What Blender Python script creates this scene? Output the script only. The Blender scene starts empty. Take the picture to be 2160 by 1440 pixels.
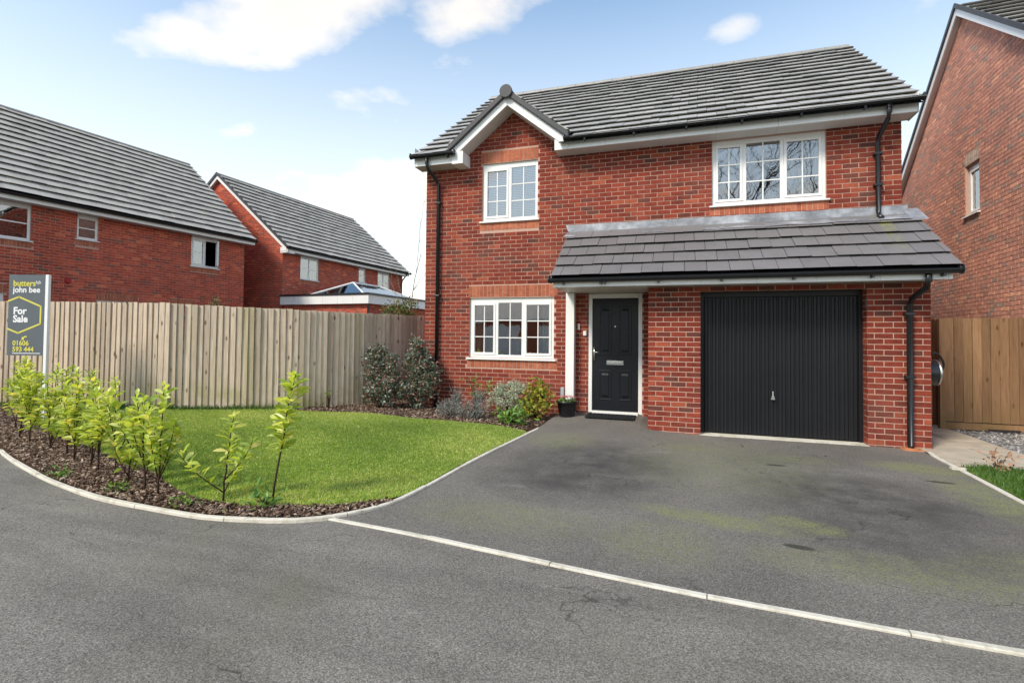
import bpy, math, random
import numpy as np
from mathutils import Vector, Matrix
R = math.radians
scene = bpy.context.scene
C = scene.collection

# ------------------------------------------------------------------ camera, sky, sun, exposure
CAM = (4.7528, -8.9569, 1.4220)
YAW, PITCH, ROLL = R(18.26), R(1.48), R(0.59)
cd = bpy.data.cameras.new('camera'); cam = bpy.data.objects.new('camera', cd); C.objects.link(cam)
fw = Vector((-math.sin(YAW), math.cos(YAW), 0)); ri = Vector((math.cos(YAW), math.sin(YAW), 0)); up = Vector((0, 0, 1))
fw2 = fw*math.cos(PITCH)+up*math.sin(PITCH); up2 = up*math.cos(PITCH)-fw*math.sin(PITCH)
ri2 = ri*math.cos(ROLL)+up2*math.sin(ROLL); up3 = up2*math.cos(ROLL)-ri*math.sin(ROLL)
m = Matrix((ri2, up3, -fw2)).transposed().to_4x4(); m.translation = CAM
cam.matrix_world = m
cd.sensor_width = 36; cd.lens = 1075.6/2160*36; cd.shift_y = -37.2/2160
cd.clip_start = 0.05; cd.clip_end = 2000
scene.camera = cam

SUN_AZ, SUN_EL = 150.0, 43.0         # degrees to the left of +Y, elevation: soft, moved behind the viewer to light the shaded fronts
world = bpy.data.worlds.new('World'); scene.world = world; world.use_nodes = True
wt = world.node_tree; wn = wt.nodes; wl = wt.links
wbg = wn['Background']
sky = wn.new('ShaderNodeTexSky'); sky.sky_type = 'NISHITA'; sky.sun_disc = False
sky.sun_elevation = R(SUN_EL); sky.sun_rotation = R(-SUN_AZ); sky.air_density = 1.0; sky.dust_density = 0.25; sky.ozone_density = 1.0

def wnode(t, **kw):
    n = wn.new(t)
    for k, v in kw.items(): setattr(n, k, v)
    return n
tc = wnode('ShaderNodeTexCoord')
sep = wnode('ShaderNodeSeparateXYZ'); wl.new(tc.outputs['Generated'], sep.inputs[0])
def wmath(op, a, b=None, clamp=False):
    n = wn.new('ShaderNodeMath'); n.operation = op; n.use_clamp = clamp
    for i, v in enumerate((a, b)):
        if v is None: continue
        if isinstance(v, (int, float)): n.inputs[i].default_value = v
        else: wl.new(v, n.inputs[i])
    return n.outputs[0]
zc = wmath('ADD', wmath('MAXIMUM', sep.outputs[2], 0.0), 0.12)
px = wmath('DIVIDE', sep.outputs[0], zc); py = wmath('DIVIDE', sep.outputs[1], zc)
comb = wnode('ShaderNodeCombineXYZ'); wl.new(px, comb.inputs[0]); wl.new(py, comb.inputs[1])
cn = wnode('ShaderNodeTexNoise'); cn.inputs['Scale'].default_value = 1.15; cn.inputs['Detail'].default_value = 9; cn.inputs['Roughness'].default_value = 0.55
cn.inputs['Distortion'].default_value = 0.15
mp = wnode('ShaderNodeMapping'); mp.inputs['Location'].default_value = (3.1, 7.4, 0.0); wl.new(comb.outputs[0], mp.inputs[0]); wl.new(mp.outputs[0], cn.inputs['Vector'])
# individual cumulus standing in the sky (direction, size, strength)
boost = None
for (dx, dy, sx, sy, st) in [(-0.93, 1.00, .50, .15, .25), (-0.30, 1.12, .36, .15, .27), (-1.50, 1.42, .17, .09, .17), (-1.66, .76, .17, .12, .16), (.13, 1.42, .12, .08, .14),
                             (-1.55, 2.05, .95, .34, .20), (-0.1, -1.3, .5, .3, .22), (1.3, -.7, .4, .4, .22), (-1.6, -1.0, .5, .3, .2), (1.9, .4, .4, .4, .2), (.5, .2, .3, .25, .2)]:
    a = wmath('DIVIDE', wmath('SUBTRACT', px, dx), sx); b = wmath('DIVIDE', wmath('SUBTRACT', py, dy), sy)
    r2 = wmath('ADD', wmath('MULTIPLY', a, a), wmath('MULTIPLY', b, b))
    g = wmath('MULTIPLY', wmath('MAXIMUM', wmath('SUBTRACT', 1.0, wmath('MULTIPLY', r2, .5)), 0.0), st)
    boost = g if boost is None else wmath('MAXIMUM', boost, g)
cv = wmath('ADD', cn.outputs['Fac'], boost)
cr = wnode('ShaderNodeValToRGB'); wl.new(cv, cr.inputs[0])
cr.color_ramp.elements[0].position = .585; cr.color_ramp.elements[0].color = (0, 0, 0, 1)
cr.color_ramp.elements[1].position = .70; cr.color_ramp.elements[1].color = (1, 1, 1, 1)
cr2 = wnode('ShaderNodeValToRGB'); wl.new(cv, cr2.inputs[0])       # thin edges glow, thick middles grey
e = cr2.color_ramp.elements; e[0].position = .62; e[0].color = (4.5, 4.1, 3.6, 1); e[1].position = .86; e[1].color = (3.0, 2.85, 2.9, 1)
tint = wnode('ShaderNodeMix', data_type='RGBA', blend_type='MULTIPLY'); tint.inputs[0].default_value = 1.0; wl.new(sky.outputs[0], tint.inputs[6]); tint.inputs[7].default_value = (.90, 1.0, .96, 1)
mixc = wnode('ShaderNodeMix', data_type='RGBA'); wl.new(cr.outputs[0], mixc.inputs[0]); wl.new(tint.outputs[2], mixc.inputs[6]); wl.new(cr2.outputs[0], mixc.inputs[7])
# thin veil near the horizon
hz = wnode('ShaderNodeMapRange'); wl.new(sep.outputs[2], hz.inputs[0]); hz.inputs[1].default_value = 0.0; hz.inputs[2].default_value = .60; hz.inputs[3].default_value = .98; hz.inputs[4].default_value = 0.0
mixh = wnode('ShaderNodeMix', data_type='RGBA'); wl.new(hz.outputs[0], mixh.inputs[0]); wl.new(mixc.outputs[2], mixh.inputs[6]); mixh.inputs[7].default_value = (4.6, 4.45, 4.0, 1)
wl.new(mixh.outputs[2], wbg.inputs[0]); wbg.inputs[1].default_value = 0.115

sd = bpy.data.lights.new('sun', 'SUN'); sd.energy = 1.6; sd.angle = R(14); sd.color = (1, .90, .75)
sun = bpy.data.objects.new('sun', sd); C.objects.link(sun)
to_sun = Vector((-math.sin(R(SUN_AZ))*math.cos(R(SUN_EL)), math.cos(R(SUN_AZ))*math.cos(R(SUN_EL)), math.sin(R(SUN_EL))))
sun.rotation_euler = to_sun.to_track_quat('Z', 'Y').to_euler(); sun.location = (0, 0, 30)
vs = scene.view_settings; vs.view_transform = 'Standard'; vs.look = 'None'; vs.gamma = 1; vs.use_curve_mapping = False
vs.exposure = 1.33
scene.cycles.use_denoising = True
scene.cycles.max_bounces = 8; scene.cycles.transparent_max_bounces = 16; scene.cycles.sample_clamp_indirect = 6

# ------------------------------------------------------------------ materials
MATS = {}
class NT:
    def __init__(s, name):
        s.m = bpy.data.materials.new(name); s.m.use_nodes = True
        s.t = s.m.node_tree; s.n = s.t.nodes; s.b = s.n['Principled BSDF']; s.out = s.n['Material Output']
        s.pos = s.node('ShaderNodeNewGeometry').outputs['Position']
    def node(s, t, **kw):
        n = s.n.new(t)
        for k, v in kw.items(): setattr(n, k, v)
        return n
    def set(s, i, v):
        if isinstance(v, bpy.types.NodeSocket): s.t.links.new(v, i)
        elif isinstance(v, (tuple, list)) and len(v) == 3 and i.type == 'RGBA': i.default_value = (*v, 1)
        else: i.default_value = v
    def noise(s, scale, detail=3, rough=.55, vec=None, dist=0.0, out='Fac'):
        n = s.node('ShaderNodeTexNoise'); s.set(n.inputs['Vector'], vec or s.pos)
        n.inputs['Scale'].default_value = scale; n.inputs['Detail'].default_value = detail; n.inputs['Roughness'].default_value = rough; n.inputs['Distortion'].default_value = dist
        return n.outputs[out]
    def scaled(s, sc, rot=(0, 0, 0)):
        n = s.node('ShaderNodeMapping'); s.set(n.inputs[0], s.pos); n.inputs['Scale'].default_value = sc; n.inputs['Rotation'].default_value = rot
        return n.outputs[0]
    def ramp(s, f, stops):
        n = s.node('ShaderNodeValToRGB'); s.set(n.inputs[0], f); el = n.color_ramp.elements
        while len(el) < len(stops): el.new(.5)
        for e, (p, c) in zip(el, stops):
            e.position = p; e.color = (*c, 1) if isinstance(c, tuple) else (c, c, c, 1)
        return n.outputs[0]
    def mix(s, f, a, b, blend='MIX'):
        n = s.node('ShaderNodeMix', data_type='RGBA', blend_type=blend); s.set(n.inputs[0], f); s.set(n.inputs[6], a); s.set(n.inputs[7], b); return n.outputs[2]
    def math(s, op, a, b=0.0, clamp=False):
        n = s.node('ShaderNodeMath', operation=op, use_clamp=clamp); s.set(n.inputs[0], a); s.set(n.inputs[1], b); return n.outputs[0]
    def attr(s, nm, out='Fac'):
        n = s.node('ShaderNodeAttribute', attribute_name=nm); return n.outputs[out]
    def rnd(s): return s.node('ShaderNodeObjectInfo').outputs['Random']
    def bump(s, h, strength=.3, dist=.01):
        n = s.node('ShaderNodeBump'); s.set(n.inputs['Height'], h); n.inputs['Strength'].default_value = strength; n.inputs['Distance'].default_value = dist
        s.t.links.new(n.outputs[0], s.b.inputs['Normal'])
    def done(s, color, rough=.6, spec=.4, metal=0.0):
        s.set(s.b.inputs['Base Color'], color); s.set(s.b.inputs['Roughness'], rough); s.b.inputs['Specular IOR Level'].default_value = spec; s.b.inputs['Metallic'].default_value = metal
        return s.m

def simple(name, col, rough=.5, spec=.4, var=.12, scale=6, metal=0.0, bump=0.0, bscale=60):
    k = NT(name); n = k.noise(scale, 4)
    c = k.mix(1.0, k.ramp(n, [(.25, 1-var), (.75, 1+var*.3)]), col, 'MULTIPLY')
    if bump: k.bump(k.noise(bscale, 3), bump, .004)
    MATS[name] = k.done(c, rough, spec, metal); return MATS[name]

def brick_mat(name, stops, dusty=0.0):
    k = NT(name)
    c = k.ramp(k.attr('tone'), stops)
    st = k.noise(9, 5, .65, k.scaled((1, 1, 2.5)))
    c = k.mix(1.0, k.ramp(st, [(.28, .62), (.5, .98), (.75, 1.22)]), c, 'MULTIPLY')
    c = k.mix(1.0, c, k.ramp(k.noise(.7, 4, .6), [(.3, .82), (.5, 1.0), (.7, 1.12)]), 'MULTIPLY')
    f = k.noise(70, 3, .6)
    c = k.mix(k.ramp(f, [(.52, 0.0), (.72, .45)]), c, (.10, .05, .045))
    pd_ = k.noise(5.5, 4, .7, k.scaled((1, 1, 2.2)))
    c = k.mix(k.ramp(pd_, [(.62, 0.0), (.74, .6)]), c, (.085, .055, .045))
    w = k.noise(.9, 4, .6)
    c = k.mix(k.ramp(w, [(.5, 0.0), (.75, .10 + dusty)]), c, (.50, .30, .23))
    k.bump(f, .35, .004)
    return k.done(c, .9, .1)
BR = [(0.0, (.115, .050, .040)), (.10, (.14, .043, .033)), (.24, (.17, .036, .025)), (.45, (.21, .040, .026)), (.75, (.265, .052, .031)), (1.0, (.34, .088, .047))]
MATS['brick'] = brick_mat('brick', BR)
MATS['brick_far_lit'] = brick_mat('brick_far_lit', [(p, (c[0]*2.05, c[1]*1.95, c[2]*1.8)) for p, c in BR])  # same brick, lightened to make up for the light missing on these walls
MATS['brick_sunlit'] = brick_mat('brick_sunlit', [(p, (c[0]*2.0+.20, c[1]*3.2+.175, c[2]*3.4+.14)) for p, c in BR], .2)  # brick paled towards pink: grazing sunlight put into the colour
MATS['soldier'] = brick_mat('soldier', [(0, (.36, .105, .06)), (1, (.48, .165, .092))])
MATS['soldier_pale'] = brick_mat('soldier_pale', [(0, (.55, .42, .33)), (1, (.66, .52, .42))])
k = NT('mortar'); c = k.mix(k.noise(30, 4), (.42, .26, .20), (.57, .38, .30)); k.bump(k.noise(160, 2), .4, .003); MATS['mortar'] = k.done(c, .95, .15)

def tile_mat(name, c0, c1, streak=(.5, .5, .47), rough=.52):
    k = NT(name)
    c = k.mix(k.attr('tone'), c0, c1)
    c = k.mix(k.ramp(k.noise(3.0, 5, .6), [(.45, 0.0), (.8, .45)]), c, streak)
    c = k.mix(k.ramp(k.noise(45, 3), [(.5, 0.0), (.8, .35)]), c, (c0[0]*.5, c0[1]*.5, c0[2]*.5))
    k.bump(k.noise(120, 3), .25, .003)
    return k.done(c, rough, .5)
MATS['tile'] = tile_mat('tile', (.29, .285, .27), (.43, .42, .40), (.50, .49, .45))
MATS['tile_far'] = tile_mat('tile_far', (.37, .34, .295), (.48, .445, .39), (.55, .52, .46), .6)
k = NT('tile_leanto')
c = k.mix(k.attr('tone'), (.160, .150, .152), (.180, .170, .172))
c = k.mix(k.ramp(k.noise(4, 5, .6), [(.45, 0.0), (.8, .4)]), c, (.10, .10, .095))
sp = k.node('ShaderNodeSeparateXYZ'); k.set(sp.inputs[0], k.pos)
mx = k.math('SUBTRACT', 1.0, k.math('MULTIPLY', k.math('ABSOLUTE', k.math('SUBTRACT', sp.outputs[0], 7.56)), 9.0), True)
my = k.node('ShaderNodeMapRange'); k.set(my.inputs[0], sp.outputs[1]); my.inputs[1].default_value = -1.15; my.inputs[2].default_value = -.35
moss = k.math('MULTIPLY', k.math('MULTIPLY', mx, my.outputs[0]), k.ramp(k.noise(14, 4), [(.4, 0.0), (.6, 1.6)]), True)
c = k.mix(k.math('MULTIPLY', moss, .75), c, (.22, .24, .07))
k.bump(k.noise(120, 3), .25, .003); MATS['tile_leanto'] = k.done(c, .5, .5)

simple('white', (.80, .80, .79), .28, .5, .06, 3)
simple('white_dull', (.66, .65, .63), .5, .4, .08, 4)
simple('soffit', (.62, .60, .58), .5, .4, .08, 4)
simple('black_plastic', (.012, .013, .016), .32, .5, .2, 8)
simple('verge_grey', (.055, .055, .062), .55, .4, .2, 8)
simple('dark_metal', (.02, .02, .023), .4, .5, .2, 8)
simple('silver', (.62, .62, .6), .3, .5, .08, 10, 1.0)
simple('void', (.012, .011, .011), .9, .1)
simple('room', (.16, .12, .10), .9, .1)
simple('curtain', (.74, .69, .62), .9, .1, .2, 12)
simple('blind', (.84, .85, .85), .7, .2, .05, 12)
simple('clay', (.50, .20, .09), .7, .2, .2, 12)
simple('concrete', (.50, .46, .40), .85, .2, .25, 7, 0, .3, 90)
simple('roof_deck', (.02, .02, .02), .9, .1)
simple('stem', (.06, .035, .024), .8, .2, .3, 30)
simple('stem_pale', (.30, .24, .19), .8, .2, .3, 30)
simple('yellow_petal', (.75, .48, .02), .6, .3, .2, 40)
simple('pink_petal', (.62, .13, .13), .6, .3, .3, 60)
simple('vase_glass', (.30, .33, .28), .2, .5, .1, 20)
simple('mat_rubber', (.022, .023, .026), .9, .2, .3, 60, 0, .6, 200)
simple('brown_leaf', (.20, .10, .05), .8, .2, .3, 40)
simple('dead_plant', (.42, .25, .16), .9, .1, .3, 30)
simple('sign_grey', (.11, .13, .145), .45, .4, .08, 4)
simple('sign_yellow', (.66, .60, .10), .5, .4, .05, 4)
simple('sign_white', (.82, .82, .82), .5, .4, .03, 4)
simple('red_plastic', (.35, .02, .02), .4, .5)
simple('meter_grey', (.35, .40, .42), .5, .4)
# black door with fine wood grain
k = NT('door_black'); g = k.noise(22, 4, .6, k.scaled((9, 9, .6))); k.bump(g, .25, .004)
MATS['door_black'] = k.done(k.mix(g, (.005, .006, .010), (.010, .011, .016)), .36, .35)
k = NT('garage_black'); g = k.noise(2.5, 4); k.bump(k.noise(300, 2), .12, .002)
MATS['garage_black'] = k.done(k.mix(g, (.007, .0075, .010), (.014, .0145, .017)), .42, .3)
# lead
k = NT('lead'); g = k.noise(2.6, 6, .65); g2 = k.noise(18, 4, .6, k.scaled((.35, 1, 1)))
c = k.ramp(g, [(.3, (.15, .155, .17)), (.5, (.26, .27, .295)), (.7, (.50, .525, .57))]); c = k.mix(k.ramp(g2, [(.5, 0.0), (.75, .5)]), c, (.52, .54, .58))
k.bump(k.noise(7, 3), .35, .02); MATS['lead'] = k.done(c, .5, .5, .35)
# glass
k = NT('glass'); k.n.remove(k.b)
fr = k.node('ShaderNodeFresnel'); fr.inputs['IOR'].default_value = 2.5
gl = k.node('ShaderNodeBsdfGlossy'); gl.inputs['Roughness'].default_value = .015; gl.inputs['Color'].default_value = (1, 1, 1, 1)
tr = k.node('ShaderNodeBsdfTransparent'); tr.inputs['Color'].default_value = (.86, .89, .88, 1)
bp = k.node('ShaderNodeBump'); k.set(bp.inputs['Height'], k.noise(1.6, 2)); bp.inputs['Strength'].default_value = .06; bp.inputs['Distance'].default_value = .05
k.t.links.new(bp.outputs[0], gl.inputs['Normal'])
mx_ = k.node('ShaderNodeMixShader'); k.set(mx_.inputs[0], k.math('ADD', fr.outputs[0], .12, True)); k.t.links.new(tr.outputs[0], mx_.inputs[1]); k.t.links.new(gl.outputs[0], mx_.inputs[2]); k.t.links.new(mx_.outputs[0], k.out.inputs[0])
MATS['glass'] = k.m
# asphalt
def asphalt(name, base, moss=False):
    k = NT(name)
    sp = k.noise(130, 2, .7); sp2 = k.noise(85, 3, .7)
    c = k.ramp(sp, [(.30, tuple(v*.42 for v in base)), (.48, base), (.72, tuple(v*2.0 for v in base))])
    c = k.mix(1.0, c, k.ramp(sp2, [(.3, .82), (.7, 1.16)]), 'MULTIPLY')
    c = k.mix(1.0, c, k.ramp(k.noise(.55, 5, .6), [(.3, .74), (.5, 1.0), (.7, 1.18)]), 'MULTIPLY')
    if not moss:
        c = k.mix(1.0, c, k.ramp(k.noise(1.2, 4, .6, k.scaled((.5, 3.5, 1), (0, 0, R(12)))), [(.35, .86), (.65, 1.1)]), 'MULTIPLY')
        c = k.mix(k.ramp(k.noise(.8, 5, .6), [(.48, 0.0), (.72, .38)]), c, (.17, .175, .105))
    else:
        s3 = k.node('ShaderNodeSeparateXYZ'); k.set(s3.inputs[0], k.pos)
        def blob(x, y, sx, sy, a=0.0):
            ca, sa = math.cos(R(a)), math.sin(R(a))
            dx = k.math('SUBTRACT', s3.outputs[0], x); dy = k.math('SUBTRACT', s3.outputs[1], y)
            u = k.math('DIVIDE', k.math('ADD', k.math('MULTIPLY', dx, ca), k.math('MULTIPLY', dy, sa)), sx)
            v = k.math('DIVIDE', k.math('SUBTRACT', k.math('MULTIPLY', dy, ca), k.math('MULTIPLY', dx, sa)), sy)
            return k.math('MAXIMUM', k.math('SUBTRACT', 1.0, k.math('ADD', k.math('MULTIPLY', u, u), k.math('MULTIPLY', v, v))), 0.0)
        def acc(bl):
            r = None
            for b in bl:
                w = b[5] if len(b) > 5 else 1.0
                q = k.math('MULTIPLY', blob(*b[:5]), w)
                r = q if r is None else k.math('MAXIMUM', r, q)
            return r
        nz = k.noise(2.6, 6, .65)
        dark = acc([(3.85, -3.1, 1.15, 1.4, 0, 1.25), (6.35, -3.6, 1.3, 1.1, 0, 1.25), (3.75, -3.9, 1.1, .9, 0, 1.2), (6.2, -4.6, .9, .9, 0, 1.0)])
        c = k.mix(k.math('MULTIPLY', dark, k.ramp(nz, [(.3, .15), (.6, .72)]), True), c, (.055, .052, .050))
        grn = acc([(5.2, -2.6, 1.2, 1.6, 0, .42), (5.0, -4.6, .75, .22, -12, .95), (5.65, -4.5, .36, .20, -20, 1.0), (4.9, -1.9, .6, .35, 0, .7), (7.3, -2.1, .6, .35, -10, 1.1),
                   (7.45, -3.2, .4, 1.0, 0, .9), (3.2, -2.0, .55, .7, 0, .55), (6.1, -5.2, 1.2, .35, 0, .55), (3.4, -5.1, 1.0, .45, 0, .45), (4.6, -5.2, .5, .5, 0, .5), (7.0, -5.0, .7, .5, 0, .6), (6.0, -2.1, .6, .3, 0, .55)])
        nz2 = k.noise(6, 6, .7)
        fine = k.noise(55, 3, .75)
        gm = k.math('MULTIPLY', k.math('MULTIPLY', grn, k.ramp(nz2, [(.34, .15), (.62, 1.0)])), k.ramp(fine, [(.42, .12), (.56, 1.25)]), True)
        c = k.mix(k.math('MULTIPLY', gm, 1.2, True), c, (.215, .23, .095))
        pale = acc([(4.35, -2.3, .35, .18, 0), (3.3, -4.3, .3, .1, 0), (6.4, -2.6, .8, .3, 0, .6)])
        c = k.mix(k.math('MULTIPLY', pale, k.ramp(nz2, [(.45, 0.0), (.7, .8)]), True), c, (.26, .25, .24))
        dark_ovals = acc([(5.78, -2.5, .13, .055, 3), (7.25, -2.68, .16, .05, -6), (5.53, -4.98, .12, .05, -8)])  # three small dark ovals, colour only
        c = k.mix(k.ramp(dark_ovals, [(.1, 0.0), (.6, .85)]), c, (.035, .038, .028))
    vo = k.node('ShaderNodeTexVoronoi'); k.set(vo.inputs['Vector'], k.pos); vo.inputs['Scale'].default_value = 34
    c = k.mix(k.ramp(vo.outputs['Distance'], [(.06, .75), (.13, 0.0)]), c, (.34, .31, .27))
    ck = k.node('ShaderNodeTexVoronoi', feature='DISTANCE_TO_EDGE'); wv = k.node('ShaderNodeVectorMath', operation='ADD'); k.set(wv.inputs[0], k.pos)
    nv = k.node('ShaderNodeTexNoise'); k.set(nv.inputs['Vector'], k.pos); nv.inputs['Scale'].default_value = 1.7; nv.inputs['Detail'].default_value = 4; k.set(wv.inputs[1], nv.outputs['Color'])
    k.set(ck.inputs['Vector'], wv.outputs[0]); ck.inputs['Scale'].default_value = .42
    crk = k.math('MULTIPLY', k.ramp(ck.outputs['Distance'], [(.0012, .7), (.004, 0.0)]), k.ramp(k.noise(.9, 2), [(.5, 0.0), (.6, 1.0)]), True)
    c = k.mix(crk, c, (.03, .03, .028))
    k.bump(k.math('ADD', sp, k.math('MULTIPLY', sp2, .8)), .7, .008)
    MATS[name] = k.done(c, .86, .3)
asphalt('asphalt', (.175, .160, .140)); asphalt('drive_asphalt', (.150, .138, .121), True)
# soil, lawn base
k = NT('soil'); c = k.ramp(k.noise(40, 5, .7), [(.3, (.03, .018, .012)), (.55, (.075, .045, .03)), (.75, (.17, .115, .08))]); k.bump(k.noise(30, 4), .9, .03); MATS['soil'] = k.done(c, .95, .1)
k = NT('turf'); c = k.ramp(k.noise(22, 5, .7), [(.3, (.08, .15, .02)), (.6, (.17, .29, .035)), (.8, (.28, .38, .07))]); k.bump(k.noise(60, 4), .8, .02); MATS['turf'] = k.done(c, .95, .1)
k = NT('ground'); c = k.ramp(k.noise(.4, 6, .6), [(.35, (.07, .075, .06)), (.65, (.12, .12, .09))]); MATS['ground'] = k.done(c, .95, .1)
# wood for fences: weathered and newer
def wood(name, c0, c1, cg, knots=.8):
    k = NT(name)
    r = k.rnd()
    off = k.node('ShaderNodeCombineXYZ'); k.set(off.inputs[2], k.math('MULTIPLY', r, 37.0)); 
    ad = k.node('ShaderNodeVectorMath', operation='ADD'); k.set(ad.inputs[0], k.pos); k.set(ad.inputs[1], off.outputs[0])
    mp = k.node('ShaderNodeMapping'); k.set(mp.inputs[0], ad.outputs[0]); mp.inputs['Scale'].default_value = (9, 9, .55)
    g = k.noise(5, 5, .6, mp.outputs[0], .6)
    c = k.mix(k.ramp(g, [(.3, 0.0), (.7, 1.0)]), c0, c1)
    c = k.mix(1.0, c, k.ramp(r, [(0.0, .70), (.15, .86), (.5, .97), (1.0, 1.12)]), 'MULTIPLY')
    mk = k.node('ShaderNodeMapping'); k.set(mk.inputs[0], ad.outputs[0]); mk.inputs['Scale'].default_value = (7, 7, 3.0)
    vo = k.node('ShaderNodeTexVoronoi'); k.set(vo.inputs['Vector'], mk.outputs[0]); vo.inputs['Scale'].default_value = 1.0
    c = k.mix(k.ramp(vo.outputs['Distance'], [(.07, knots), (.17, 0.0)]), c, (.07, .035, .018))
    s3 = k.node('ShaderNodeSeparateXYZ'); k.set(s3.inputs[0], k.pos)
    lo = k.node('ShaderNodeMapRange'); k.set(lo.inputs[0], s3.outputs[2]); lo.inputs[1].default_value = .75; lo.inputs[2].default_value = .05
    alg = k.math('MULTIPLY', lo.outputs[0], k.ramp(k.noise(2.2, 4, .6), [(.36, 0.0), (.6, 1.0)]), True)
    alg2 = k.math('MULTIPLY', k.ramp(k.noise(1.1, 3, .6, k.scaled((3, 3, .25))), [(.56, 0.0), (.72, .45)]), 1.0)
    c = k.mix(k.math('MAXIMUM', alg, alg2), c, cg)
    k.bump(g, .4, .006)
    MATS[name] = k.done(c, .85, .2)
wood('fence_wood', (.45, .345, .25), (.66, .55, .44), (.28, .25, .10))
wood('gate_wood', (.23, .13, .068), (.35, .22, .125), (.24, .16, .075))
wood('gate_brown', (.13, .05, .026), (.20, .085, .045), (.12, .07, .03))
# leaves
def leafmat(name, stops, trans=.45, obj=True, rough=.42):
    k = NT(name)
    f = k.rnd() if obj else k.attr('tone')
    c = k.ramp(f, stops)
    c = k.mix(1.0, c, k.ramp(k.noise(14, 3), [(.3, .8), (.7, 1.12)]), 'MULTIPLY')
    k.done(c, rough, .5)
    td = k.node('ShaderNodeBsdfTranslucent'); k.set(td.inputs[0], k.mix(1.0, c, (1.5, 1.35, .55), 'MULTIPLY'))
    ms = k.node('ShaderNodeMixShader'); ms.inputs[0].default_value = trans
    k.t.links.new(k.b.outputs[0], ms.inputs[1]); k.t.links.new(td.outputs[0], ms.inputs[2]); k.t.links.new(ms.outputs[0], k.out.inputs[0])
    MATS[name] = k.m
leafmat('laurel', [(0, (.30, .43, .07)), (.35, (.48, .61, .11)), (.7, (.66, .74, .19)), (.92, (.80, .84, .34)), (1, (.76, .62, .2))], .45, True, .3)
leafmat('laurel_green', [(0, (.18, .28, .04)), (.5, (.34, .46, .06)), (1, (.52, .60, .11))], .4, True, .28)
leafmat('grass', [(0, (.16, .25, .045)), (.45, (.31, .44, .085)), (.8, (.50, .59, .16)), (1, (.66, .64, .32))], .4, False, .55)
leafmat('grass_dark', [(0, (.035, .085, .014)), (.5, (.07, .16, .024)), (1, (.13, .22, .05))], .35, False, .55)
leafmat('photinia', [(0, (.045, .07, .05)), (.4, (.12, .16, .11)), (.68, (.27, .32, .26)), (.82, (.52, .55, .49)), (.84, (.28, .07, .045)), (1, (.46, .22, .17))], .2, False, .28)  # whitish stop paints the reflection on glossy leaves into their colour
leafmat('silver_leaf', [(0, (.20, .24, .17)), (.5, (.42, .47, .36)), (1, (.66, .70, .58))], .2, False, .5)
leafmat('lavender', [(0, (.10, .11, .09)), (.5, (.21, .23, .20)), (1, (.40, .40, .45))], .2, False, .6)
leafmat('lime_leaf', [(0, (.12, .18, .03)), (.4, (.32, .38, .05)), (.8, (.55, .52, .08)), (.86, (.30, .06, .05)), (1, (.42, .14, .10))], .35, False, .45)
leafmat('bright_green', [(0, (.06, .16, .025)), (.6, (.16, .32, .05)), (1, (.30, .46, .11))], .35, False, .45)
leafmat('mixed_green', [(0, (.05, .07, .03)), (.5, (.13, .18, .05)), (.8, (.28, .30, .08)), (.88, (.28, .07, .04)), (1, (.45, .40, .34))], .3, False, .45)
k = NT('bark'); r = k.attr('tone'); c = k.ramp(r, [(0, (.04, .024, .016)), (.4, (.12, .075, .052)), (.75, (.25, .17, .125)), (1, (.50, .40, .31))]); MATS['bark'] = k.done(c, .95, .1)
k = NT('gravel'); r = k.attr('tone'); c = k.ramp(r, [(0, (.16, .16, .17)), (.5, (.30, .295, .29)), (1, (.50, .48, .46))]); MATS['gravel'] = k.done(c, .85, .2)
k = NT('gravel_bed'); c = k.ramp(k.noise(90, 3, .7), [(.3, (.12, .12, .12)), (.55, (.26, .255, .25)), (.75, (.42, .41, .40))]); k.bump(k.noise(70, 3), .9, .02); MATS['gravel_bed'] = k.done(c, .9, .2)
k = NT('kerb')
c = k.mix(k.noise(25, 4, .7), (.52, .48, .40), (.78, .74, .64))
c = k.mix(k.ramp(k.noise(3.2, 5, .7), [(.48, 0.0), (.68, .6)]), c, (.30, .28, .20))
c = k.mix(k.ramp(k.noise(11, 5, .7), [(.58, 0.0), (.72, .7)]), c, (.22, .21, .13))
k.bump(k.noise(60, 4, .7), .6, .006); MATS['kerb'] = k.done(c, .9, .2)
simple('slab', (.48, .42, .33), .85, .2, .28, 4, 0, .3, 120)

# ------------------------------------------------------------------ mesh helpers
rng = np.random.default_rng(7); random.seed(7)
def link(o, parent=None):
    C.objects.link(o)
    if parent is not None: o.parent = parent
    return o
def npmesh(name, V, F, mat, tone=None, smooth=False):
    V = np.asarray(V, np.float32).reshape(-1, 3); me = bpy.data.meshes.new(name)
    F = np.asarray(F, np.int32); n, kk = F.shape
    me.vertices.add(len(V)); me.vertices.foreach_set('co', V.ravel())
    me.loops.add(n*kk); me.loops.foreach_set('vertex_index', F.ravel())
    me.polygons.add(n); me.polygons.foreach_set('loop_start', np.arange(n, dtype=np.int32)*kk); me.polygons.foreach_set('loop_total', np.full(n, kk, np.int32))
    me.polygons.foreach_set('use_smooth', np.full(n, bool(smooth)))
    me.update(calc_edges=True)
    if tone is not None:
        a = me.attributes.new('tone', 'FLOAT', 'FACE'); a.data.foreach_set('value', np.asarray(tone, np.float32))
    me.materials.append(MATS[mat]); return me
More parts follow.
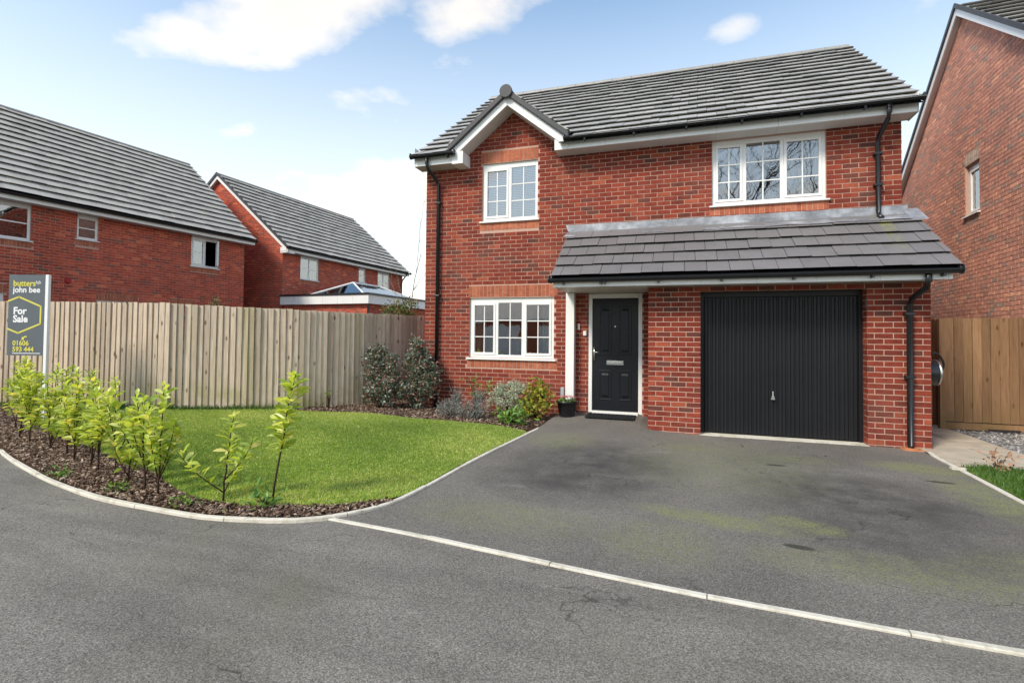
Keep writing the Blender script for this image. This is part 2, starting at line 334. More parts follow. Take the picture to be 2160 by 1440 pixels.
class B:
    """collects faces, builds one mesh object"""
    def __init__(s): s.v = []; s.f = []
    def quad(s, *p):
        i = len(s.v); s.v += [tuple(q) for q in p]; s.f.append(tuple(range(i, i+len(p)))); return s
    def box(s, x0, x1, y0, y1, z0, z1):
        i = len(s.v)
        s.v += [(x0, y0, z0), (x1, y0, z0), (x1, y1, z0), (x0, y1, z0), (x0, y0, z1), (x1, y0, z1), (x1, y1, z1), (x0, y1, z1)]
        s.f += [tuple(i+j for j in q) for q in ((0, 3, 2, 1), (4, 5, 6, 7), (0, 1, 5, 4), (1, 2, 6, 5), (2, 3, 7, 6), (3, 0, 4, 7))]; return s
    def tube(s, pts, r, n=8, caps=True):
        pts = [Vector(p) for p in pts]; rr = r if isinstance(r, (list, tuple)) else [r]*len(pts); i0 = len(s.v)
        for i, p in enumerate(pts):
            d = (pts[min(i+1, len(pts)-1)]-pts[max(i-1, 0)]).normalized()
            a = d.cross(Vector((0, 0, 1)) if abs(d.z) < .9 else Vector((1, 0, 0))).normalized(); b = d.cross(a)
            for j in range(n):
                t = 2*math.pi*j/n; s.v.append(tuple(p+(a*math.cos(t)+b*math.sin(t))*rr[i]))
        for i in range(len(pts)-1):
            for j in range(n):
                a0 = i0+i*n+j; a1 = i0+i*n+(j+1) % n; s.f.append((a0, a1, a1+n, a0+n))
        if caps:
            s.f.append(tuple(i0+j for j in range(n))[::-1]); s.f.append(tuple(i0+(len(pts)-1)*n+j for j in range(n)))
        return s
    def extrude(s, prof, x0, x1, axis=0, closed=True):
        """profile of 2D points extruded along an axis (0: profile is (y,z); 1: profile is (x,z))"""
        i = len(s.v); n = len(prof)
        for x in (x0, x1):
            for p in prof: s.v.append((x, p[0], p[1]) if axis == 0 else (p[0], x, p[1]))
        for j in range(n if closed else n-1):
            a, b = i+j, i+(j+1) % n; s.f.append((a, b, b+n, a+n))
        if closed: s.f.append(tuple(range(i, i+n))[::-1]); s.f.append(tuple(range(i+n, i+2*n)))
        return s
    def lathe(s, prof, c=(0, 0, 0), n=20, axis='Z'):
        i = len(s.v)
        for (r, z) in prof:
            for j in range(n):
                t = 2*math.pi*j/n; x, y = r*math.cos(t), r*math.sin(t)
                p = (x, y, z) if axis == 'Z' else ((z, x, y) if axis == 'X' else (x, z, y))
                s.v.append((c[0]+p[0], c[1]+p[1], c[2]+p[2]))
        for q in range(len(prof)-1):
            for j in range(n):
                a = i+q*n+j; b = i+q*n+(j+1) % n; s.f.append((a, b, b+n, a+n))
        return s
    def build(s, name, mat, parent=None, smooth=False, bevel=0.0):
        me = bpy.data.meshes.new(name); me.from_pydata(s.v, [], s.f); me.update()
        if smooth: me.polygons.foreach_set('use_smooth', np.ones(len(me.polygons), bool))
        me.materials.append(MATS[mat]); o = link(bpy.data.objects.new(name, me), parent)
        if bevel:
            md = o.modifiers.new('bevel', 'BEVEL'); md.width = bevel; md.segments = 2; md.limit_method = 'ANGLE'
        return o
def thing(name, label, cat, loc=(0, 0, 0), rz=0.0, group=None):
    o = link(bpy.data.objects.new(name, None)); o.location = loc; o.rotation_euler = (0, 0, rz); o.empty_display_size = .1
    o['label'] = label; o['category'] = cat
    if group: o['group'] = group
    return o
def tag(o, label, cat, group=None):
    o['label'] = label; o['category'] = cat
    if group: o['group'] = group
    return o
def struct(o): o['kind'] = 'structure'; return o
def ss(a, b, x):
    t = np.clip((np.asarray(x, float)-a)/(b-a), 0, 1); return t*t*(3-2*t)

# ------------------------------------------------------------------ terrain
def h_lawn(x, y):
    return .014 + (.016 + .025*ss(-5, -2, y) + .075*ss(-1.0, -4.2, x)*ss(-5.2, -2.5, y))*ss(2.62, 1.9, x)*ss(-6.1, -5.2, y)
def h_drive(x, y):
    return .004 + .085*ss(-1.5, -.1, y)*ss(4.45, 4.2, x) + .02*ss(-2.2, -.9, y)*ss(5.2, 4.2, x)
def inpoly(P, poly):
    P = np.asarray(P); x, y = P[:, 0], P[:, 1]; r = np.zeros(len(P), bool); n = len(poly)
    for i in range(n):
        x0, y0 = poly[i]; x1, y1 = poly[(i+1) % n]
        c = ((y0 > y) != (y1 > y)) & (x < (x1-x0)*(y-y0)/((y1-y0) or 1e-9)+x0); r ^= c
    return r
def resample(pts, step):
    pts = np.asarray(pts, float); d = np.r_[0, np.cumsum(np.linalg.norm(np.diff(pts, axis=0), axis=1))]
    n = max(2, int(round(d[-1]/step))+1); t = np.linspace(0, d[-1], n)
    return np.c_[np.interp(t, d, pts[:, 0]), np.interp(t, d, pts[:, 1])]
def catmull(pts, n=8):
    pts = [np.asarray(p, float) for p in pts]; P = [2*pts[0]-pts[1]]+pts+[2*pts[-1]-pts[-2]]; out = []
    for i in range(1, len(P)-2):
        for t in np.linspace(0, 1, n, endpoint=False):
            a, b, c, d = P[i-1:i+3]; out.append(.5*((2*b)+(-a+c)*t+(2*a-5*b+4*c-d)*t*t+(-a+3*b-3*c+d)*t**3))
    out.append(pts[-1]); return np.array(out)
def sheet(name, poly, hfun, mat, dz=0.0, step=.15):
    """triangulated height sheet filling a polygon"""
    import bmesh
    bm = bmesh.new(); vs_ = [bm.verts.new((x, y, 0)) for x, y in poly]; bm.faces.new(vs_)
    xs = [p[0] for p in poly]; ys = [p[1] for p in poly]
    for lo, hi, ax in ((min(xs), max(xs), 0), (min(ys), max(ys), 1)):
        for c in np.arange(lo+step, hi, step):
            no = (1, 0, 0) if ax == 0 else (0, 1, 0); co = (c, 0, 0) if ax == 0 else (0, c, 0)
            bmesh.ops.bisect_plane(bm, geom=bm.verts[:]+bm.edges[:]+bm.faces[:], plane_co=co, plane_no=no)
    for v in bm.verts: v.co.z = float(hfun(v.co.x, v.co.y))+dz
    bmesh.ops.recalc_face_normals(bm, faces=bm.faces)
    me = bpy.data.meshes.new(name); bm.to_mesh(me); bm.free()
    if me.polygons[0].normal.z < 0: me.flip_normals()
    me.materials.append(MATS[mat]); return link(bpy.data.objects.new(name, me))
flat = lambda z: (lambda x, y: z)

struct(B().quad((-400, -400, -.06), (400, -400, -.06), (400, 400, -.06), (-400, 400, -.06)).build('ground', 'ground'))
struct(B().quad((-60, -60, -.004), (60, -60, -.004), (60, -1.2, -.004), (-60, -1.2, -.004)).build('road', 'asphalt'))
KERB = catmull([(-7.2, -3.0), (-5.2, -4.05), (-2.99, -5.03), (-1.37, -5.56), (-.48, -5.78), (.1, -5.88), (.59, -5.91), (1.26, -5.92), (1.76, -5.82), (2.02, -5.72), (2.18, -5.59), (2.36, -5.34), (2.47, -4.92), (2.51, -3.51), (2.6, -2.16), (2.75, -.36), (2.80, -.02)])
LINE = catmull([(2.15, -5.6), (2.89, -5.66), (3.44, -5.73), (4.67, -5.88), (5.37, -5.93), (6.26, -5.97), (7.5, -5.98), (9.5, -5.95)])
RK = catmull([(7.90, -.93), (7.735, -1.23), (7.69, -2.2), (7.634, -3.23), (7.60, -4.3), (7.62, -5.9)])
jd = [tuple(p) for p in KERB if p[0] > 2.17 and p[1] > -5.62]
drive = [(2.17, -5.60)] + jd + [(2.80, 0.12), (4.32, .12), (4.32, -.86), (5.05, -.86), (5.05, -.60), (7.16, -.60), (7.16, -.86), (7.90, -.86)] + [tuple(p) for p in RK] + [tuple(p) for p in LINE[::-1] if p[0] < 7.6 and p[0] > 2.2]
struct(sheet('driveway', drive, h_drive, 'drive_asphalt', 0, .2))
# soil under lawn and beds
FENCE = [(-6.803, -3.161, .15), (-5.994, -2.897, .15), (-3.677, -2.468, .128), (-3.279, -2.165, .11), (-2.625, -1.771, .085), (-1.908, -1.157, .061), (-1.288, -.272, .047), (-.707, 1.24, .05)]
plot = [tuple(p) for p in KERB] + [(2.80, .05), (0, .05), (-.5, 1.5)] + [(x-.05, y+.25) for x, y, z in FENCE[::-1]]
struct(sheet('garden_soil', plot, h_lawn, 'soil', -.012, .3))
bed_front = catmull([(-7.0, -2.75), (-4.7, -3.85), (-2.61, -4.48), (-.43, -5.15), (.3, -5.45), (.7, -5.60), (1.25, -5.66), (1.68, -5.54), (2.05, -5.40), (2.36, -5.10)])
bed_back = catmull([(2.52, -1.55), (2.1, -1.50), (.82, -1.40), (-.58, -1.22), (-1.56, -1.42), (-1.95, -1.35)])
lawn = [tuple(p) for p in bed_front] + [tuple(p-np.array([.03, 0])) for p in KERB if p[1] > -5.0 and p[1] < -1.6 and p[0] > 2] + [tuple(p) for p in bed_back] + [(x, y-.05) for x, y, z in FENCE[:6][::-1]]
struct(sheet('lawn', lawn, h_lawn, 'turf', 0.0, .3))

def stones(path, w, h, seg, z, name, parent, mat, zf=None, gap=.006):
    """a row of kerb stones laid along a path"""
    P = resample(path, .08); d = np.r_[0, np.cumsum(np.linalg.norm(np.diff(P, axis=0), axis=1))]
    n = max(1, int(round(d[-1]/seg)))
    for i in range(n):
        t = np.linspace(d[-1]*i/n+gap/2, d[-1]*(i+1)/n-gap/2, 6); Q = np.c_[np.interp(t, d, P[:, 0]), np.interp(t, d, P[:, 1])]
        T = np.gradient(Q, axis=0); T /= np.linalg.norm(T, axis=1)[:, None]; N = np.c_[-T[:, 1], T[:, 0]]
        b = B(); dz = random.uniform(-.004, .004); ww = w*random.uniform(.94, 1.06)
        rows = []
        for q, nn in zip(Q, N):
            zz = (zf(q[0], q[1]) if zf else 0.0)+z+dz
            i0 = len(b.v); a = q+nn*ww/2; c = q-nn*ww/2
            b.v += [(a[0], a[1], zz-h), (a[0], a[1], zz-.006), (a[0]*.9+c[0]*.1, a[1]*.9+c[1]*.1, zz), (c[0]*.9+a[0]*.1, c[1]*.9+a[1]*.1, zz), (c[0], c[1], zz-.006), (c[0], c[1], zz-h)]; rows.append(i0)
        for a, c in zip(rows[:-1], rows[1:]):
            for j in range(5): b.f.append((a+j, a+j+1, c+j+1, c+j))
        b.f.append(tuple(rows[0]+j for j in range(6))[::-1]); b.f.append(tuple(rows[-1]+j for j in range(6)))
        b.build(name, mat, parent)
k1 = struct(link(bpy.data.objects.new('kerb', None))); stones(KERB, .045, .12, .9, .022, 'kerb_stone', k1, 'kerb')
k2 = struct(link(bpy.data.objects.new('kerb', None))); stones(LINE, .044, .12, .9, .010, 'kerb_stone', k2, 'kerb')
k3 = struct(link(bpy.data.objects.new('kerb', None))); stones(RK[6:], .05, .12, .9, .018, 'kerb_stone', k3, 'kerb')

# side path: slabs, gravel, small lawn
gb = [(8.86, -1.84), (13, -1.84), (13, 1.3), (8.86, 1.3)]
struct(sheet('gravel_bed', gb, flat(-.005), 'gravel_bed', 0, 1.0))
path = struct(B().box(7.72, 8.86, -1.83, 3.0, -.05, .004).build('garden_path', 'soil'))
for col, (xa, xb) in enumerate(((7.90, 8.372), (8.388, 8.855))):
    y = -1.82 - (0 if col else .0)
    while y < 2.4:
        L = .60
        xl = 7.745 if (col == 0 and y < -.95) else xa
        B().box(xl, xb, y+.007, y+L-.007, -.02, .018+random.uniform(-.003, .003)).build('paving_slab', 'slab', path, bevel=.004); y += L
rl = [tuple(p+np.array([.03, 0])) for p in RK if p[1] < -1.84] + [(9.9, -5.9), (9.9, -1.84)]
struct(sheet('side_lawn', rl, flat(.02), 'turf', 0, .5))

# ------------------------------------------------------------------ brick walls
CAMV = np.array(CAM)
LB, HB = 0.2188, 0.075
class Walls:
    def __init__(s, thing_, loc=(0, 0, 0), rz=0.0, mat='brick', smat='soldier', budget=300):
        s.t = thing_; s.loc = np.array(loc); s.rz = rz; s.mat = mat; s.smat = smat; s.items = []; s.back = B(); s.budget = budget
    def world(s, p):
        c, q = math.cos(s.rz), math.sin(s.rz); return s.loc+np.array([p[0]*c-p[1]*q, p[0]*q+p[1]*c, p[2]])
    def wall(s, O, ang, L, z0, z1, openings=(), soldiers=(), interval=None, hide=(), reveal=.10, zb=None, backing=True, phase=0.0):
        """O: local xy of the wall's start, ang: direction, N=(sin,-cos)"""
        ca, sa = math.cos(ang), math.sin(ang); U = np.array([ca, sa, 0]); N = np.array([sa, -ca, 0]); O = np.array([O[0], O[1], 0.])
        P = lambda u, v, n=0.0: tuple(O+U*u+N*n+np.array([0, 0, v]))
        if backing:
            us = sorted({0, L}|{o[0] for o in openings}|{o[1] for o in openings}); vs_ = sorted({z0, z1}|{o[2] for o in openings}|{o[3] for o in openings})
            for a, b in zip(us[:-1], us[1:]):
                for c, d in zip(vs_[:-1], vs_[1:]):
                    um, vm = (a+b)/2, (c+d)/2
                    if any(o[0] < um < o[1] and o[2] < vm < o[3] for o in openings) or vm < z0 or vm > z1: continue
                    s.back.quad(P(a, c), P(b, c), P(b, d), P(a, d))
            for (a, b, c, d) in [o[:4] for o in openings]:
                r = -reveal
                s.back.quad(P(a, c), P(a, d), P(a, d, r), P(a, c, r)); s.back.quad(P(b, d), P(b, c), P(b, c, r), P(b, d, r))
                s.back.quad(P(a, d), P(b, d), P(b, d, r), P(a, d, r)); s.back.quad(P(b, c), P(a, c), P(a, c, r), P(b, c, r))
        blocks = list(openings)+list(soldiers)+list(hide)
        j = 10
        nrow = int(math.ceil((z1-z0)/HB))
        base = zb if zb is not None else z0
        for i in range(int(round((z0-base)/HB)), int(round((z0-base)/HB))+nrow):
            v0 = base+i*HB+.0058; v1 = min(base+(i+1)*HB-.0058, z1); 
            if v1-v0 < .02: continue
            vm = (v0+v1)/2
            lo, hi = (0, L) if interval is None else interval(v1)
            if hi-lo < .05: continue
            segs = [(lo, hi)]
            for o in blocks:
                if o[2] < vm+.02 and vm-.02 < o[3]:
                    ns = []
                    for a, b in segs:
                        if o[1] <= a or o[0] >= b: ns.append((a, b)); continue
                        if o[0] > a: ns.append((a, o[0]))
                        if o[1] < b: ns.append((o[1], b))
                    segs = ns
            off = phase+(0 if i % 2 else LB/2)
            for a, b in segs:
                k0 = math.floor((a-off)/LB); u = off+k0*LB
                while u < b:
                    ua, ub = max(u, a)+(.0058 if u > a else 0), min(u+LB, b)-(.0058 if u+LB < b else 0)
                    if ub-ua > .03:
                        s.items.append((O, U, N, ang, ua, ub, v0, v1, min(1, max(0, rng.normal(.55, .2) if rng.random() > .09 else rng.uniform(0, .2))), False))
                    u += LB
        for o in soldiers:
            n = max(1, int(round((o[1]-o[0])/HB))); w = (o[1]-o[0])/n
            for q in range(n):
                s.items.append((O, U, N, ang, o[0]+q*w+.005, o[0]+(q+1)*w-.005, o[2]+.005, o[3]-.005, rng.random(), True))
    def finish(s, name='wall', extra=None):
        if extra: extra(s.back)
        wall = s.back.build(name, 'mortar', s.t)
        dist = []
        for it in s.items:
            c = it[0]+it[1]*(it[4]+it[5])/2+np.array([0, 0, (it[6]+it[7])/2]); w = s.world(c); d = w-CAMV
            z = d@np.array(fw); x = d@np.array(ri)
            inview = z > .1 and abs(x/z) < 1.02
            dist.append(np.linalg.norm(d)*(1 if inview else 100)/((it[5]-it[4])*(it[7]-it[6]))**.25)
        order = np.argsort(dist); cache = {}; near = order[:s.budget]; rest = order[s.budget:]
        for q in near:
            O, U, N, ang, ua, ub, v0, v1, tn, sol = s.items[q]
            ti = min(9, int(tn*10)); w, h = round(ub-ua, 3), round(v1-v0, 3); key = (w, h, ti, sol)
            if key not in cache:
                hw, hh, D = w/2, h/2, .0045; bv = .002
                V = [(-hw, 0, -hh), (hw, 0, -hh), (hw, 0, hh), (-hw, 0, hh), (-hw, -D+bv, -hh), (hw, -D+bv, -hh), (hw, -D+bv, hh), (-hw, -D+bv, hh),
                     (-hw+bv, -D, -hh+bv), (hw-bv, -D, -hh+bv), (hw-bv, -D, hh-bv), (-hw+bv, -D, hh-bv)]
                F = [(8, 9, 10, 11), (4, 5, 9, 8), (5, 6, 10, 9), (6, 7, 11, 10), (7, 4, 8, 11), (0, 1, 5, 4), (1, 2, 6, 5), (2, 3, 7, 6), (3, 0, 4, 7)]
                cache[key] = npmesh('brick', V, F, s.smat if sol else s.mat, [(ti+.5)/10]*len(F))
            o = link(bpy.data.objects.new('brick', cache[key]), wall)
            c = O+U*(ua+ub)/2+np.array([0, 0, (v0+v1)/2])+N*random.uniform(-.001, .0015); o.location = c; o.rotation_euler = (0, 0, ang+random.uniform(-.004, .004))
        for sol in (False, True):
            V = []; F = []; T = []; i = 0
            for q in rest:
                it = s.items[q]
                if it[9] != sol: continue
                O, U, N, ang, ua, ub, v0, v1, tn, _ = it; D = .0045+random.uniform(-.002, .002)
                a, b = O+U*ua, O+U*ub; n = N*D
                for v in (v0, v1):
                    for p in (a, b, b+n, a+n): V.append((p[0], p[1], v))
                F += [(i+3, i+2, i+6, i+7), (i+2, i+1, i+5, i+6), (i, i+3, i+7, i+4), (i, i+1, i+2, i+3), (i+7, i+6, i+5, i+4)]; T += [tn]*5; i += 8
            if V:
                o = link(bpy.data.objects.new('brickwork' if not sol else 'brick_lintel', npmesh('brickwork', V, F, s.smat if sol else s.mat, T)), wall); o['kind'] = 'stuff'
        return wall

# ------------------------------------------------------------------ roof tiles
def tiled_roof(parent, O, X, S, width, slope, gauge, tw, mat, budget=300, loc=(0, 0, 0), rz=0.0, clip=None, thick=.062, shear=0.0, name='roof', deck=True, phase=.5, rows=None):
    """O eave corner, X along the eave, S up the slope (unit vectors)"""
    O, X, S = np.array(O, float), np.array(X, float), np.array(S, float); Nn = np.cross(X, S); Nn /= np.linalg.norm(Nn)
    P = lambda u, s_, n=0.0: O+X*(u+shear*s_)+S*s_+Nn*n
    roof = None
    if deck is True:
        b = B(); b.quad(P(0, 0.02, -.03), P(width, 0.02, -.03), P(width, slope, -.03), P(0, slope, -.03)); roof = b.build(name, 'roof_deck', parent)
    else: roof = deck
    items = []
    n = rows or int(round(slope/gauge)); g = slope/n
    for i in range(n):
        s0 = i*g; s1 = min(s0+g+.06, slope)
        off = 0.0 if i % 2 else -tw*phase
        u = off
        while u < width-.01:
            a, b = max(u, 0), min(u+tw, width)
            if b-a > .03:
                segs = [(a, b)] if clip is None else clip(a, b, s0+g*.5)
                for (a2, b2) in segs:
                    if b2-a2 > .02: items.append((a2, b2, s0, s1, rng.random()))
            u += tw
    c, q = math.cos(rz), math.sin(rz); L3 = np.array(loc)
    ds = []
    for it in items:
        p = P((it[0]+it[1])/2, it[2]); w = L3+np.array([p[0]*c-p[1]*q, p[0]*q+p[1]*c, p[2]]); d = w-CAMV; z = d@np.array(fw); x = d@np.array(ri)
        ds.append(np.linalg.norm(d)*(1 if z > .1 and abs(x/z) < 1.02 else 100))
    order = np.argsort(ds); cache = {}
    def verts(a, b, s0, s1, dn=0.0, gap=.0035):
        t0, t1 = thick+dn, .012+dn
        return [P(a+gap, s0+.10, t0-thick*.99), P(b-gap, s0+.10, t0-thick*.99), P(b-gap, s1, t1-.012), P(a+gap, s1, t1-.012), P(a+gap, s0, t0), P(b-gap, s0, t0), P(b-gap, s1, t1), P(a+gap, s1, t1)]
    FF = [(4, 5, 6, 7), (0, 1, 5, 4), (1, 2, 6, 5), (3, 0, 4, 7), (0, 3, 2, 1)]
    for qi in order[:budget]:
        a, b, s0, s1, tn = items[qi]; ti = int(tn*8); key = (round(b-a, 3), round(s1-s0, 3), ti)
        if key not in cache:
            V = np.array(verts(0, b-a, 0, s1-s0))-O
            cache[key] = npmesh('tile', V, FF, mat, [(ti+.5)/8]*5)
        o = link(bpy.data.objects.new('tile', cache[key]), roof); o.location = P(a, s0+random.uniform(-.006, .006), random.uniform(-.003, .007))
    V = []; F = []; T = []; i = 0
    for qi in order[budget:]:
        a, b, s0, s1, tn = items[qi]; V += verts(a, b, s0+random.uniform(-.006, .006), s1, random.uniform(-.003, .007)); F += [tuple(i+j for j in f) for f in FF]; T += [tn]*5; i += 8
    if V:
        o = link(bpy.data.objects.new('tiling', npmesh('tiling', V, F, mat, T)), roof); o['kind'] = 'stuff'
    return roof

# ------------------------------------------------------------------ windows
def window(parent, O, ang, u0, u1, v0, v1, lights, nx=2, ny=3, depth=.035, frame=.055, sash=None, sill=True, bar=.018, back='void', extras=None, open_light=None, head=0.0, sillout=.045):
    """frame mesh with sashes, bars, panes and sill as its children; lights are width fractions"""
    ca, sa = math.cos(ang), math.sin(ang)
    w = u1-u0; b = B(); d0, d1 = depth, depth+.07
    b.box(u0, u0+frame, d0, d1, v0, v1); b.box(u1-frame, u1, d0, d1, v0, v1); b.box(u0+frame, u1-frame, d0, d1, v0, v0+frame); b.box(u0+frame, u1-frame, d0, d1, v1-frame-head, v1)
    xs = [u0]; tot = sum(lights)
    for l in lights: xs.append(xs[-1]+w*l/tot)
    for x in xs[1:-1]: b.box(x-frame*.5, x+frame*.5, d0, d1, v0+frame, v1-frame-head)
    win = b.build('window', 'white', parent, bevel=.006); win.location = (O[0], O[1], 0); win.rotation_euler = (0, 0, ang)
    for i, l in enumerate(lights):
        a = xs[i]+(frame if i == 0 else frame*.5); c = xs[i+1]-(frame if i == len(lights)-1 else frame*.5); lo, hi = v0+frame, v1-frame-head
        sw = 0.0
        holder = win; rot = 0
        if sash and sash[i]:
            sw = .042; s_ = B(); e = d0-.012
            s_.box(a, a+sw, e, e+.05, lo, hi); s_.box(c-sw, c, e, e+.05, lo, hi); s_.box(a+sw, c-sw, e, e+.05, lo, lo+sw); s_.box(a+sw, c-sw, e, e+.05, hi-sw, hi)
            so = s_.build('sash', 'white', win, bevel=.004)
            if open_light == i:
                # hung on its right stile, swung outwards
                piv = Vector((c, d0, 0)); M_ = Matrix.Translation(piv) @ Matrix.Rotation(R(62), 4, 'Z') @ Matrix.Translation(-piv)
                for v in so.data.vertices: v.co = M_ @ v.co
        a2, c2, lo2, hi2 = a+sw, c-sw, lo+sw, hi-sw
        if open_light == i:
            for q in range(ny):
                z0_, z1_ = lo2+(hi2-lo2)*q/ny, lo2+(hi2-lo2)*(q+1)/ny
                p = B().quad(*(M_ @ Vector(v) for v in ((a2, d0+.01, z0_), (c2, d0+.01, z0_), (c2, d0+.01, z1_), (a2, d0+.01, z1_)))).build('pane', 'glass', win)
            continue
        pd = d0+.018
        for q in range(nx):
            for r in range(ny):
                pa, pc = a2+(c2-a2)*q/nx, a2+(c2-a2)*(q+1)/nx; za, zb_ = lo2+(hi2-lo2)*r/ny, lo2+(hi2-lo2)*(r+1)/ny
                tl = random.uniform(-.0012, .0012)
                B().quad((pa, pd, za), (pc, pd+tl, za), (pc, pd+tl, zb_), (pa, pd, zb_)).build('pane', 'glass', win)
        for q in range(1, nx):
            x = a2+(c2-a2)*q/nx; B().box(x-bar/2, x+bar/2, pd-.008, pd+.006, lo2, hi2).build('glazing_bar', 'white', win)
        for r in range(1, ny):
            z = lo2+(hi2-lo2)*r/ny; B().box(a2, c2, pd-.0095, pd+.0075, z-bar/2, z+bar/2).build('glazing_bar', 'white', win)
    if sill:
        s_ = B(); s_.extrude([(d0+.02, v0), (-sillout, v0-.012), (-sillout, v0-.035), (d0+.02, v0-.035)], u0-.04, u1+.04); s_.build('sill', 'white', win, bevel=.003)
    # dark box standing in for the room, its gloom put into the colour
    r_ = B(); e = .9
    r_.quad((u0-.4, e, v0-.4), (u1+.4, e, v0-.4), (u1+.4, e, v1+.3), (u0-.4, e, v1+.3))
    for (x) in (u0-.4, u1+.4): r_.quad((x, d1, v0-.4), (x, e, v0-.4), (x, e, v1+.3), (x, d1, v1+.3))
    r_.quad((u0-.4, d1, v1+.3), (u1+.4, d1, v1+.3), (u1+.4, e, v1+.3), (u0-.4, e, v1+.3)); r_.quad((u0-.4, d1, v0-.4), (u1+.4, d1, v0-.4), (u1+.4, e, v0-.4), (u0-.4, e, v0-.4))
    r_.build('room_backing', back, win)
    if extras: extras(win, d1)
    return win
def blind(win, u0, u1, v0, v1, y, pitch=.032):
    n = int((v1-v0)/pitch)
    for i in range(n):
        z = v0+i*pitch; B().quad((u0, y, z), (u1, y, z), (u1, y+.016, z+pitch*.92), (u0, y+.016, z+pitch*.92)).build('blind_slat', 'blind', win)
def curtain(win, u0, u1, v0, v1, y):
    b = B(); n = 24; pr = [(u0+(u1-u0)*i/n, y+.02*math.sin(i*1.9)+.006*math.sin(i*.7)) for i in range(n+1)]
    for p, q in zip(pr[:-1], pr[1:]): b.quad((p[0], p[1], v0), (q[0], q[1], v0), (q[0], q[1], v1), (p[0], p[1], v1))
    b.build('curtain', 'curtain', win, True)
def gutter(parent, x0, x1, y, z, r=.055, name='gutter', brackets=()):
    pr = [(y+r*math.cos(t), z+r*math.sin(t)) for t in np.linspace(math.pi, 2*math.pi, 10)]
    pr2 = [(y+(r-.006)*math.cos(t), z+.004+(r-.006)*math.sin(t)) for t in np.linspace(2*math.pi, math.pi, 10)]
    g = B().extrude(pr+pr2, x0, x1).build(name, 'black_plastic', parent)
    for x in (x0, x1): B().lathe([(0.001, -.006), (r+.004, -.006), (r+.004, .006), (.001, .006)], (x, y, z-.004), 16, 'X').build('end_cap', 'black_plastic', g)
    for x in brackets:
        B().box(x-.015, x+.015, y-.02, y+r+.012, z-r-.03, z-.02).build('bracket', 'black_plastic', g)
    return g
def pipe(parent, pts, r=.034, clips=(), name='downpipe'):
    # rounded-square section
    p = B().tube(pts, r, 12).build(name, 'black_plastic', parent, True)
    for (x, y, z) in clips:
        B().box(x-.055, x+.055, y-.042, y+.05, z-.018, z+.018).build('pipe_clip', 'black_plastic', p, bevel=.004)
    return p

# ================================================================== the main house
T36 = math.tan(R(36.3)); C36 = math.cos(R(36.3)); S36 = math.sin(R(36.3))
W = 7.876; GY = -.876; G0, G1 = 4.29, 7.876; DEP = 7.0
house = thing('detached_house', 'red brick detached house with small front gable, black garage door and lean-to tiled roof', 'house', (0, 0, 0))
wl_ = Walls(house)
UL = (1.175, 2.269, 3.60, 4.695); UR = (5.246, 6.899, 3.616, 4.685); LL = (.944, 2.594, 1.03, 2.152); DO = (3.22, 4.14, .10, 2.2)
wl_.wall((0, 0), 0, W, 0, 4.725, [UL, UR, LL, DO], [(1.13, 2.30, 3.42, 3.565), (5.21, 6.93, 3.44, 3.58), (.92, 2.66, 2.165, 2.385), (.90, 2.66, .845, .995)],
         hide=[(4.31, W, 0, 3.15), (2.95, W, 2.35, 3.15), (1.15, 2.28, 4.70, 4.9)])
# the little front gable (wall above eaves)
gx, gz = 1.78, 5.60
wl_.wall((0, 0), 0, W, 4.725, 5.66, [], [(1.15, 2.28, 4.70, 4.92)], interval=lambda v: (max(.80, gx-(gz+.08-v)/.80), min(2.78, gx+(gz+.08-v)/.80)), backing=False, zb=0)
wl_.back.quad((.78, .001, 4.69), (2.80, .001, 4.69), (2.80, .001, 4.82), (gx, .001, 5.66), (.78, .001, 4.82))
# garage front and returns
wl_.wall((G0, GY), 0, G1-G0, -.05, 2.2, [(.75, 2.875, -.1, 2.135)], [], reveal=.22, zb=-.05)
wl_.wall((G0+2.875, GY+.22), -math.pi/2, .22, -.05, 2.135, backing=False, zb=-.05)
wl_.wall((G1, GY), math.pi/2, .876, -.05, 2.3, zb=-.05)
wl_.wall((G0, 0), -math.pi/2, .876, 0, 2.2, zb=-.05)
# right and left flanks with their gables
def flank(v): 
    if v < 5.04: return (0, DEP)
    t = (v-5.04)/T36; return (t, DEP-t)
wl_.wall((W, 0), math.pi/2, DEP, 0, 7.5, interval=flank, backing=False, zb=0)
wl_.wall((0, DEP), -math.pi/2, DEP, 0, 7.5, interval=flank, backing=False, zb=0)
def extra(b):
    for x in (0, W): b.quad((x, 0, 0), (x, DEP, 0), (x, DEP, 5.04), (x, DEP/2, 5.04+T36*DEP/2), (x, 0, 5.04))
    b.quad((0, DEP, 0), (W, DEP, 0), (W, DEP, 4.75), (0, DEP, 4.75))
    b.quad((G0, GY, 2.2), (G1, GY, 2.2), (G1, 0, 2.9), (G0, 0, 2.9))
wl_.finish('wall', extra)

